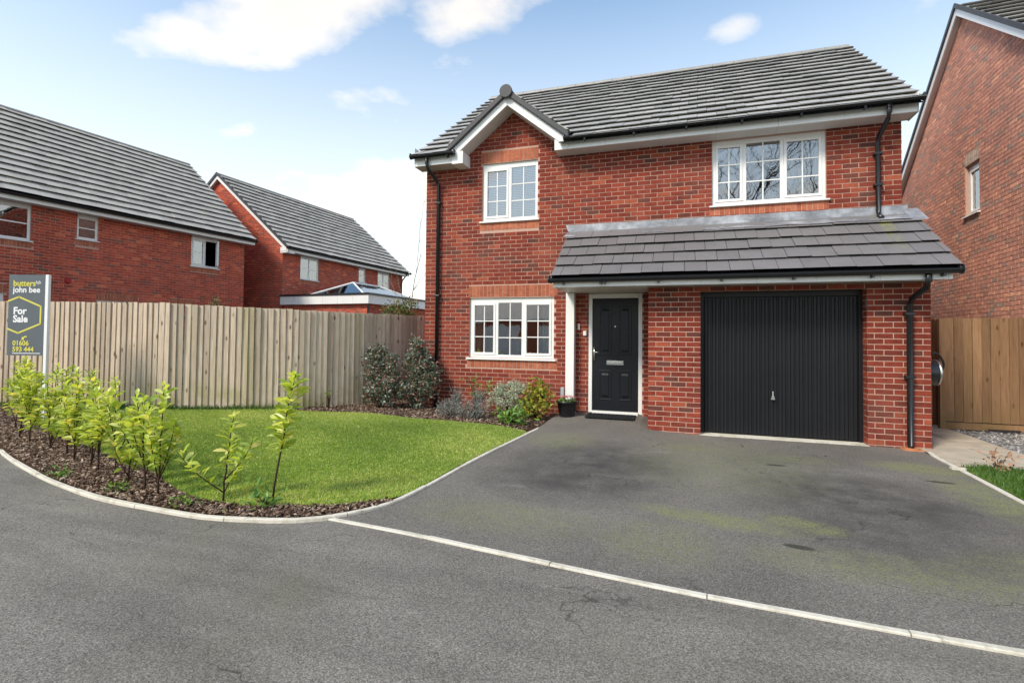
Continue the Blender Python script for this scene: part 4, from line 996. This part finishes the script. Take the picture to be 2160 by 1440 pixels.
# ================================================================== fences
def board_mesh(w, h, t0=.022, t1=.010, top=0.0):
    # feather-edge board: thick on one edge, thin on the other
    V = [(-w/2, -t0, 0), (w/2, -t1, 0), (w/2, 0, 0), (-w/2, 0, 0), (-w/2, -t0, h), (w/2, -t1, h), (w/2, 0, h+top), (-w/2, 0, h+top)]
    return V, [(0, 1, 5, 4), (1, 2, 6, 5), (2, 3, 7, 6), (3, 0, 4, 7), (4, 5, 6, 7), (0, 3, 2, 1)]
fence = thing('garden_fence', 'tall weathered close-board timber fence curving along the back of the lawn', 'fence', (0, 0, 0))
FP = np.array([f[:2] for f in FENCE]); FZ = np.array([f[2] for f in FENCE]); fdm = np.r_[0, np.cumsum(np.linalg.norm(np.diff(FP, axis=0), axis=1))]
start = -1.2
u = 0.0; total = fdm[-1]; pitch_b = .103
meshes = [npmesh('board', *board_mesh(bw_, 1.80+dz, .008, .032), 'fence_wood') for bw_, dz in ((.100, -.006), (.098, 0), (.101, .006), (.096, .002))]
i = 0
d0v = (FP[1]-FP[0])/np.linalg.norm(FP[1]-FP[0])
u = -1.5
while u < total:
    if u < 0: p = FP[0]+d0v*u; z = FZ[0]; tdir = d0v
    else:
        p = np.array([np.interp(u, fdm, FP[:, 0]), np.interp(u, fdm, FP[:, 1])]); z = np.interp(u, fdm, FZ)
        q = np.array([np.interp(min(u+.25, total), fdm, FP[:, 0]), np.interp(min(u+.25, total), fdm, FP[:, 1])])-np.array([np.interp(max(u-.25, 0), fdm, FP[:, 0]), np.interp(max(u-.25, 0), fdm, FP[:, 1])]); tdir = q/np.linalg.norm(q)
    o = link(bpy.data.objects.new('board', random.choice(meshes)), fence); o.location = (p[0], p[1], z+.02+random.uniform(-.004, .004)); o.rotation_euler = (random.uniform(-.004, .004), random.uniform(-.005, .005), math.atan2(tdir[1], tdir[0])+random.uniform(.0, .07))
    u += pitch_b*random.uniform(.95, 1.05); i += 1
# rails, posts and gravel board behind
nodes = [(FP[0]+d0v*-1.5, FZ[0])]+[(FP[j], FZ[j]) for j in range(len(FP))]
for (pa, za), (pb, zb_) in zip(nodes[:-1], nodes[1:]):
    dv = (pb-pa)/np.linalg.norm(pb-pa); nv = np.array([-dv[1], dv[0]])
    for hh in (.35, 1.0, 1.6): B().tube([(*(pa+nv*.05), za+hh), (*(pb+nv*.05), zb_+hh)], .038, 4).build('rail', 'fence_wood', fence)
    B().tube([(*(pa+nv*.08), za-.1), (*(pa+nv*.08), za+1.75)], .05, 4).build('post', 'fence_wood', fence)
side = thing('side_fence', 'tan close-board timber fence panel beside the gravel, right of the garage', 'fence', (0, 1.1, 0))
x = 8.885; i = 0
ms = [npmesh('board', *board_mesh(.114, 1.66, .024, .012), 'gate_wood')]
while x < 11.2:
    o = link(bpy.data.objects.new('board', ms[0]), side); o.location = (x, random.uniform(-.003, .003), .14+random.uniform(-.004, .004)); o.rotation_euler = (0, random.uniform(-.004, .004), -.07); x += .119*random.uniform(.97, 1.03)
B().box(8.83, 11.2, -.01, .02, .02, .125).build('gravel_board', 'gate_wood', side)
B().box(8.745, 8.825, -.03, .06, -.02, 1.79).build('post', 'gate_wood', side, bevel=.004)
for hh in (.4, 1.0, 1.6): B().box(8.83, 11.2, .02, .07, hh, hh+.07).build('rail', 'gate_wood', side)
gate = thing('side_gate', 'narrow dark brown boarded side gate between garage wall and fence post', 'gate', (0, 1.22, 0))
x = 7.93
while x < 8.72:
    B().box(x, x+.094, 0, .022, .05, 1.78).build('board', 'gate_brown', gate, bevel=.003); x += .098
for hh in (.3, 1.45): B().box(7.93, 8.73, .022, .05, hh, hh+.09).build('rail', 'gate_brown', gate)
B().box(7.89, 8.74, -.02, .03, 1.785, 1.83).build('top_rail', 'gate_wood', gate)
sc_ = tag(B().extrude([(1.00, .015), (1.05, .015), (1.03, .055), (1.01, .055)], 9.35, 9.75).build('timber_offcut', 'dark_metal'), 'dark scrap of timber lying on the gravel at the fence foot', 'timber')

# ================================================================== for-sale board
sg_t = thing('sale_board', 'grey estate agent for sale board on a white post behind the hedge', 'sign', (-4.58, -3.72, 0), R(16))
B().box(-.005, .045, -.022, .022, .02, 2.31).build('post', 'sign_white', sg_t, bevel=.004)
B().tube([(.02, .0, .55), (-.09, .03, .05)], .022, 4).build('strut', 'sign_white', sg_t)
panel = B().box(-.60, -.008, -.012, .012, 1.06, 2.31).build('panel', 'sign_grey', sg_t)
def text(s, x, z, size, mat, parent, bold=0.0, sx=1.0):
    cu = bpy.data.curves.new('lettering', 'FONT'); cu.body = s; cu.size = size; cu.extrude = .0008; cu.offset = bold; cu.resolution_u = 3
    o = bpy.data.objects.new('tmp', cu); C.objects.link(o); bpy.context.view_layer.update()
    me = bpy.data.meshes.new_from_object(o.evaluated_get(bpy.context.evaluated_depsgraph_get())); bpy.data.objects.remove(o)
    for v in me.vertices: v.co = Vector((v.co.x*sx+x, -.0145-v.co.z, v.co.y+z))
    me.materials.clear(); me.materials.append(MATS[mat]); return link(bpy.data.objects.new('lettering', me), parent)
text('butters', -.53, 2.135, .125, 'sign_yellow', panel, .003); text('bjb', -.165, 2.17, .07, 'sign_white', panel)
text('john bee', -.53, 2.035, .125, 'sign_white', panel, .003)
text('For', -.515, 1.70, .15, 'sign_white', panel, .005); text('Sale', -.515, 1.575, .15, 'sign_white', panel, .005)
text('01606', -.51, 1.215, .105, 'sign_yellow', panel, .003); text('593 444', -.51, 1.12, .105, 'sign_yellow', panel, .003)
hexp = [(-.598, 1.90), (-.43, 1.965), (-.075, 1.82), (-.075, 1.55), (-.43, 1.405), (-.598, 1.47)]
b = B()
for p, q in zip(hexp[:-1], hexp[1:]):
    d = Vector((q[0]-p[0], 0, q[1]-p[1])).normalized(); n_ = Vector((-d.z, 0, d.x))*.013; e_ = d*.008
    P0, P1 = Vector((p[0], -.0145, p[1])), Vector((q[0], -.0145, q[1])); b.quad(P0-e_-n_, P1+e_-n_, P1+e_+n_, P0-e_+n_)
b.build('hexagon_outline', 'sign_yellow', panel)
B().quad((-.37, -.0147, 1.30), (-.33, -.0147, 1.30), (-.32, -.0147, 1.345), (-.36, -.0147, 1.345)).quad((-.325, -.0147, 1.335), (-.28, -.0147, 1.34), (-.285, -.0147, 1.36), (-.325, -.0147, 1.36)).build('bee_emblem', 'sign_yellow', panel)
B().box(-.51, -.06, -.0145, -.0125, 1.088, 1.098).build('underline', 'sign_white', panel)

# ================================================================== planting
def leaf_mesh(L, Wd, curl, name='leaf', mat='laurel'):
    V = []; F = []; n = 5; prof = [0, .42, .80, 1.0, .82, .0]
    for i in range(n+1):
        t = i/n; w = Wd/2*prof[i] if 0 < i < n else .001
        zc_ = curl*t*t*L
        for s_ in (-1, 0, 1): V.append((L*t, s_*w, -zc_+abs(s_)*w*.35))
    for i in range(n):
        a = i*3; F += [(a, a+3, a+4, a+1), (a+1, a+4, a+5, a+2)]
    return npmesh(name, V, F, mat, None, True)
LAUREL = [leaf_mesh(.105, .043, .25), leaf_mesh(.09, .040, .5), leaf_mesh(.12, .047, .12), leaf_mesh(.07, .032, .3)]
LAUREL_G = [leaf_mesh(.11, .046, .3, 'leaf', 'laurel_green'), leaf_mesh(.095, .042, .5, 'leaf', 'laurel_green')]
def laurel(x, y, h, seed, label, lean=(0, 0), branches=4, dens=1.0, bare=.3, spread=.22, group='laurel hedge plants', size=1.0):
    r = random.Random(seed); t = thing('laurel_plant', label, 'laurel', (x, y, float(h_lawn(x, y))-.02), 0, group)
    stems = []
    n = 8; main = [(lean[0]*(i/n)**1.2+r.uniform(-.012, .012), lean[1]*(i/n)**1.2+r.uniform(-.012, .012), h*i/n) for i in range(n+1)]
    stems.append((main, .0095, bare))
    for q in range(branches):
        z0 = h*r.uniform(.04, .48); a = r.uniform(0, 6.28) if branches != 2 else (q*math.pi+.3); l = h*r.uniform(.35, .6); out = spread*r.uniform(.6, 1.2)
        b0 = Vector((lean[0]*(z0/h)**1.2, lean[1]*(z0/h)**1.2, z0))
        pts = [tuple(b0+Vector((math.cos(a)*out*math.sin(s_*1.4), math.sin(a)*out*math.sin(s_*1.4), l*s_))) for s_ in np.linspace(0, 1, 6)]
        stems.append((pts, .006, .22))
    for pts, r0, bare_ in stems:
        nn = len(pts); B().tube(pts, [r0*(1-.65*i/(nn-1)) for i in range(nn)], 6).build('stem', 'stem', t, True)
        P = np.array(pts); d = np.r_[0, np.cumsum(np.linalg.norm(np.diff(P, axis=0), axis=1))]
        k_ = int(d[-1]*(1-bare_)*dens/.0085); ph = r.uniform(0, 6)
        for i in range(k_):
            f = bare_+(1-bare_)*(i+r.random())/k_; s_ = f*d[-1]; p = [np.interp(s_, d, P[:, j]) for j in range(3)]
            ph += 2.4+r.uniform(-.35, .35); top = max(0, (f-.75)/.25)
            o = link(bpy.data.objects.new('leaf', r.choice(LAUREL_G) if r.random() > .15+f*1.05 else LAUREL[r.choice((0, 0, 1, 2)) if f < .93 else 3]), t)
            o.location = p; o.rotation_euler = (r.uniform(-.8, .8), -R(r.uniform(8, 62)+25*top), ph); sc = size*r.uniform(.75, 1.2)*(1-.12*top); o.scale = (sc, sc, sc)
    return t
ordn = ['first', 'second', 'third', 'fourth', 'fifth', 'sixth', 'seventh', 'eighth', 'ninth', 'tenth', 'eleventh', 'twelfth', 'thirteenth', 'fourteenth']
row = [(-4.15, -4.28, 1.02), (-3.75, -4.42, .98), (-3.40, -4.62, 1.05), (-3.02, -4.72, .90), (-2.62, -4.72, 1.0), (-2.30, -4.90, .84), (-1.90, -4.98, .98), (-1.50, -5.14, .98), (-1.10, -5.22, 1.02), (-.78, -5.36, .93), (-.45, -5.42, .97), (-.10, -5.55, .78), (.22, -5.62, .86), (.47, -5.70, .98)]
for i, (x, y, h) in enumerate(row):
    laurel(x, y, h, 40+i, f'yellow-green laurel in the kerb hedge, {ordn[i]} from the left end', (random.uniform(-.13, .13), random.uniform(-.07, .07)), random.choice((2, 3, 4)) if i < 9 else 3, random.uniform(.62, .82), random.uniform(.16, .30), random.uniform(.11, .17), size=random.uniform(.9, 1.12))
laurel(1.117, -5.62, .74, 77, 'open three-stemmed young laurel standing alone between hedge row and tall sapling', (.09, 0), 3, .62, .42, .36)
laurel(1.475, -5.45, 1.08, 81, 'tall single-stemmed laurel sapling with leafy top, nearest the driveway', (.20, .02), 0, 1.25, .38, .14, size=1.25)

def shrub(name, label, cat, x, y, z, clouds, leaf, n, mat, stemsz=None, seed=1, tone=None, up=.4, asp=.5, stem_mat='stem', group=None):
    """clouds: list of (dx,dy,dz,rx,ry,rz,weight)"""
    t = thing(name, label, cat, (x, y, z), 0, group); r = np.random.default_rng(seed); pts = []
    tot = sum(c[6] for c in clouds)
    for c in clouds:
        m_ = int(60*c[6]/tot)+4; q = r.normal(0, 1, (m_, 3)); q /= np.linalg.norm(q, axis=1)[:, None]; q *= r.uniform(.25, 1, (m_, 1))**.5
        pts.append(np.array(c[:3])+q*np.array(c[3:6]))
    pts = np.concatenate(pts)
    V, F, T = leafcloud(n, leaf, pts, leaf*.8, seed, up, .7, tone, asp)
    V[:, 2] = np.maximum(V[:, 2], .01)
    o = link(bpy.data.objects.new('foliage', npmesh('foliage', V, F, mat, T)), t)
    b = B()
    for q in pts[:: max(1, len(pts)//14)]:
        b.tube([(0, 0, 0), (q[0]*.35, q[1]*.35, q[2]*.5), tuple(q)], [.008, .006, .003], 5)
    b.build('stem', stem_mat, t, True); return t
bz = .05
shrub('photinia_shrub', 'tall grey-green shrub with reddish tips against the fence, left of the downpipe', 'shrub', -.62, -.55, bz, [(0, 0, .30, .36, .25, .28, 3), (-.12, 0, .70, .22, .18, .2, 2), (-.12, .05, 1.0, .17, .14, .16, 1.3), (.22, 0, .55, .2, .2, .2, 1.5), (.2, .05, .88, .05, .05, .15, .3)], .066, 4600, 'photinia', seed=11)
shrub('photinia_shrub', 'dense grey-green shrub with reddish tips in front of the left downpipe', 'shrub', .02, -.40, bz, [(0, 0, .40, .38, .22, .36, 3), (.05, 0, .85, .26, .18, .26, 2.4), (.02, .05, 1.12, .14, .12, .14, .9), (.35, 0, .55, .12, .12, .3, 1)], .066, 5200, 'photinia', seed=12)
shrub('grey_shrub', 'rounded silvery-leaved shrub under the downstairs window', 'shrub', 1.92, -.55, bz, [(0, 0, .30, .40, .26, .24, 3), (.05, 0, .46, .34, .22, .16, 2)], .038, 6500, 'silver_leaf', seed=13, asp=.4)
shrub('lavender', 'low greyish lavender clump with purple-grey tips at lawn edge', 'lavender', 1.02, -.95, bz, [(0, 0, .12, .30, .2, .12, 3), (.05, .1, .28, .08, .08, .12, 1)], .055, 1900, 'lavender', seed=14, up=1.2, asp=.16)
shrub('lavender', 'darker blue-grey herb clump between the lavender and silvery shrub', 'herb', 1.48, -1.05, bz, [(0, 0, .14, .22, .16, .14, 3), (.06, .1, .32, .07, .06, .12, 1)], .05, 1700, 'lavender', seed=15, up=.9, asp=.2)
shrub('hydrangea', 'yellow-green bush with reddish new leaves beside the porch', 'bush', 2.42, -.62, bz, [(0, 0, .26, .24, .2, .22, 3), (.04, 0, .45, .17, .14, .1, 1.4)], .09, 620, 'lime_leaf', seed=16, asp=.6)
shrub('primula_clump', 'low bright green leafy clump at the bed edge near the driveway', 'plant', 2.20, -1.18, bz, [(0, 0, .07, .24, .14, .07, 1)], .11, 240, 'bright_green', seed=17, up=.7, asp=.42)
shrub('rose_bush', 'sparse green bush with thin stems against the brick below the window', 'bush', 1.22, -.35, bz, [(-.05, 0, .55, .12, .06, .06, 1), (.1, 0, .34, .14, .08, .06, 1), (.3, 0, .42, .12, .06, .12, .8)], .06, 150, 'bright_green', seed=18, asp=.55)
shrub('seedling', 'tiny green seedling standing at the fence foot', 'seedling', -1.42, -1.02, .05, [(0, 0, .26, .07, .05, .05, 1)], .06, 22, 'bright_green', seed=19)
shrub('weed', 'small pale leafy weed at the foot of the tall laurel sapling', 'weed', 1.50, -5.58, .04, [(0, 0, .03, .08, .06, .03, 1)], .07, 40, 'laurel', seed=23, up=.8) if False else None
shrub('weed', 'low green leafy weed at the foot of the tall laurel sapling', 'weed', 1.52, -5.60, .04, [(0, 0, .035, .09, .06, .035, 1)], .08, 46, 'bright_green', seed=23, up=.8, asp=.45)
shrub('evergreen_bush', 'green and red speckled bush rising above the fence beside the house corner', 'bush', -2.35, 3.0, 0, [(0, 0, 2.05, .42, .3, .36, 3), (.3, 0, 2.1, .25, .2, .25, 1.5), (-.35, 0, 1.95, .2, .2, .25, 1)], .075, 1500, 'mixed_green', seed=20)
shrub('shrub_tip', 'small leafy shrub tip poking above the fence before the gable house', 'shrub', -6.3, .8, 0, [(0, 0, 2.2, .10, .10, .17, 1.4), (0, 0, 1.7, .15, .15, .4, 1)], .06, 260, 'mixed_green', seed=21)
dp = shrub('dead_plant', 'dry brown dead plant in the small lawn beside the path', 'plant', 8.04, -2.0, .02, [(0, 0, .10, .08, .05, .06, 1)], .07, 60, 'mixed_green', seed=22)
dp.children[0].data.materials.clear(); dp.children[0].data.materials.append(MATS['dead_plant'])
for q_, (wx, wy) in enumerate(((-.95, -5.62), (.9, -5.80), (.05, -5.72))):
    shrub('weed', ['low weed in the mulch below the middle of the hedge', 'low weed in the mulch below the lone three-stemmed laurel', 'low weed in the mulch near the right end of the hedge'][q_], 'weed', wx, wy, .03, [(0, 0, .015, .09, .05, .015, 1)], .05, 60, 'grass_dark' if False else 'bright_green', seed=60+q_, up=.6, asp=.4)
# bare young tree behind the fence, and a tall bare one across the road (seen mirrored in the upstairs window)
def bare_tree(name, label, x, y, h, seed, r0, mat, levels=4, first=.25, spread=.55, kids=(3, 5)):
    r = random.Random(seed); t = thing(name, label, 'tree', (x, y, 0)); trunk = B(); br = B()
    def grow(p, d, l, rad, lev):
        pts = [p]; q = Vector(p); dd = Vector(d)
        for i in range(5):
            dd = (dd+Vector((r.uniform(-.12, .12), r.uniform(-.12, .12), .06))).normalized(); q = q+dd*l/5; pts.append(q.copy())
        (trunk if lev == 0 else br).tube(pts, [rad*(1-.6*i/5) for i in range(6)], 7 if lev == 0 else 4, False)
        if lev >= levels: return
        for _ in range(r.randint(*kids)+(3 if lev == 0 else 0)):
            f = r.uniform(first if lev == 0 else .2, .98); i = min(4, int(f*5)); b0 = pts[i].lerp(pts[i+1], f*5-i)
            ax = Vector((r.uniform(-1, 1), r.uniform(-1, 1), r.uniform(-.3, .3))).normalized()
            nd = (dd+ax*spread*r.uniform(.7, 1.6)).normalized(); grow(b0, nd, l*r.uniform(.42, .62), rad*.42, lev+1)
    grow(Vector((0, 0, 0)), Vector((0, 0, 1)), h, r0, 0)
    trunk.build('trunk', mat, t, True); br.build('branches', mat, t); return t
bare_tree('young_tree', 'slender leafless young tree behind the fence near the house corner', -2.75, 3.6, 3.9, 5, .022, 'stem_pale', 2, .45, .7, (2, 4))
bare_tree('bare_tree', 'large leafless tree across the road, mirrored in the upstairs window', 8.9, -19.5, 9.5, 9, .10, 'stem', 4, .2, .85, (5, 7))
gbk = thing('garage_block', 'low brick building across the road, mirrored in the downstairs window', 'building', (-13, -23.5, 0))
B().box(0, 17, -5, 0, 0, 2.65).build('wall', 'brick_plain' if 'brick_plain' in MATS else 'soldier', gbk)
B().extrude([(.3, 2.6), (-2.5, 4.6), (-5.3, 2.6)], -.2, 17.2).build('roof', 'tile', gbk); B().box(-.2, 17.2, .3, .34, 2.5, 2.68).build('fascia', 'white', gbk)
for i in range(4): B().box(1.2+i*4, 3.6+i*4, 0, .04, 0, 2.1).build('garage_door', 'white', gbk)

# grass blades
def blades(name, poly, n, hmin, hmax, mat, hfun, seed, density=None, width=.0035):
    r = np.random.default_rng(seed); poly = np.asarray(poly); lo, hi = poly.min(0), poly.max(0); P = r.uniform(lo, hi, (int(n*2.2), 2)); P = P[inpoly(P, poly)][:n]
    n = len(P); z = np.array(hfun(P[:, 0], P[:, 1]))*np.ones(n)
    d = np.linalg.norm(P-CAMV[:2], axis=1); a = r.uniform(0, 6.283, n); h = r.uniform(hmin, hmax, n); clump = .5+.5*np.sin(P[:, 0]*3.1+np.sin(P[:, 1]*2.3)*2)*np.sin(P[:, 1]*2.7+1.3)
    h *= .75+.5*clump; ln = r.uniform(.15, .8, n)*h; w = width*r.uniform(.7, 1.4, n)*(.6+d/9)
    b = np.c_[P, z-.004]; s = np.c_[np.cos(a), np.sin(a), np.zeros(n)]*w[:, None]; t_ = r.uniform(0, 6.283, n); L = np.c_[np.cos(t_)*ln, np.sin(t_)*ln, h]
    mid = b+L*np.array([.35, .35, .6]); V = np.stack([b-s, b+s, mid+s*.7, mid-s*.7, b+L], 1).reshape(-1, 3); i = np.arange(n)*5
    F = np.concatenate([np.stack([i, i+1, i+2], 1), np.stack([i, i+2, i+3], 1), np.stack([i+3, i+2, i+4], 1)])
    c2_ = .5+.5*np.sin(P[:, 0]*1.3+1.1*np.sin(P[:, 1]*1.7))*np.cos(P[:, 1]*1.15-.6+.8*np.sin(P[:, 0]*.9)); T = np.clip(.10+.25*clump+.46*c2_+r.normal(0, .2, n), 0, 1); T[r.random(n) < .06] = 1.0
    o = link(bpy.data.objects.new(name, npmesh(name, V, F, mat, np.concatenate([T, T, T])))); o['kind'] = 'stuff'; return o
g1 = blades('grass', lawn, 280000, .010, .028, 'grass', h_lawn, 1, width=.0032); g1['label'] = 'short bright green mown grass of the front lawn'
g2 = blades('grass', rl, 26000, .03, .075, 'grass_dark', flat(.02), 2); g2['label'] = 'longer dark green grass beside the path at right'
edge = np.array(FENCE)[:6, :2]; strip = [tuple(p+np.array([0, -.02])) for p in edge]+[tuple(p+np.array([.05, -.16])) for p in edge[::-1]]
g3 = blades('grass', strip, 9000, .05, .12, 'grass_dark', h_lawn, 3); g3['label'] = 'uncut grass along the foot of the fence, fence shade painted into its dark green'  # dark blades carry the thin shadow of the fence in their colour
# bark chips on the beds
def chips(name, polys, n, size, mat, hfun, seed, zoff=.0):
    r = np.random.default_rng(seed); PP = []
    for poly, k_ in polys:
        poly = np.asarray(poly); lo, hi = poly.min(0), poly.max(0); P = r.uniform(lo, hi, (int(k_*6), 2)); PP.append(P[inpoly(P, poly)][:k_])
    P = np.concatenate(PP); n = len(P); z = np.array(hfun(P[:, 0], P[:, 1]))*np.ones(n)+r.uniform(0, .018, n)+zoff
    a = r.uniform(0, 6.283, n); tl = r.normal(0, .35, (n, 2)); L = size*r.uniform(.5, 1.6, n); Wd = L*r.uniform(.25, .6, n); H = L*r.uniform(.1, .25, n)
    ex = np.c_[np.cos(a), np.sin(a), tl[:, 0]]; ey = np.c_[-np.sin(a), np.cos(a), tl[:, 1]]; c = np.c_[P, z]
    V = []
    for sx, sy, sz in ((-1, -1, 0), (1, -1, 0), (1, 1, 0), (-1, 1, 0), (-.8, -.7, 1), (.8, -.8, 1), (.7, .8, 1), (-.8, .7, 1)): V.append(c+ex*(L*sx/2)[:, None]+ey*(Wd*sy/2)[:, None]+np.c_[np.zeros(n), np.zeros(n), H*sz])
    V = np.stack(V, 1).reshape(-1, 3); i = np.arange(n)*8
    F = np.concatenate([np.stack([i+q for q in f], 1) for f in ((4, 5, 6, 7), (0, 1, 5, 4), (1, 2, 6, 5), (2, 3, 7, 6), (3, 0, 4, 7))]); T = np.tile(r.random(n)**.95, 5)
    o = link(bpy.data.objects.new(name, npmesh(name, V, F, mat, T))); o['kind'] = 'stuff'; return o
front_bed = [tuple(p) for p in bed_front]+[tuple(p+np.array([0, .04])) for p in KERB[::-1] if p[1] < -5.1 or p[0] < 1]
back_bed = [tuple(p) for p in bed_back]+[(-1.95, -1.05), (-1.288, -.15), (-.70, 1.1), (-.02, .6), (-.02, -.02), (2.72, -.02), (2.72, -.4)]
c1 = chips('bark_mulch', [(front_bed, 15000), (back_bed, 8200)], 0, .024, 'bark', h_lawn, 4); c1['label'] = 'brown bark chippings covering the planting beds'
c2 = chips('gravel', [([(8.88, -1.82), (12, -1.82), (12, 1.05), (8.88, 1.05)], 5000)], 0, .03, 'gravel', flat(.0), 6); c2['label'] = 'grey gravel beside the slab path'
# fallen leaves and twigs on the tarmac
lm = leaf_mesh(.07, .045, .5, 'fallen_leaf', 'brown_leaf')
for (x, y, s_, lb) in ((5.52, -1.55, 1.2, 'largest brown dead leaf on the tarmac below the left part of the garage door'), (6.32, -1.88, .6, 'left one of two tiny dead leaves on the tarmac before the garage'), (6.43, -1.83, .6, 'right one of two tiny dead leaves on the tarmac before the garage')):
    o = link(bpy.data.objects.new('fallen_leaf', lm)); o.location = (x, y, .02); o.rotation_euler = (.3, .2, x*7); o.scale = (s_,)*3
    tag(o, lb, 'leaf', 'dead leaves before the garage')
tag(B().tube([(3.90, -7.62, .008), (4.0, -7.60, .012), (4.09, -7.61, .008)], .004, 5).build('twig', 'stem_pale'), 'thin brown twig on the road at the bottom edge', 'twig')
tag(B().box(7.60, 7.74, -2.06, -2.00, .01, .035).build('stone_chip', 'kerb'), 'broken piece of pale kerb stone at the corner of the small lawn', 'stone')
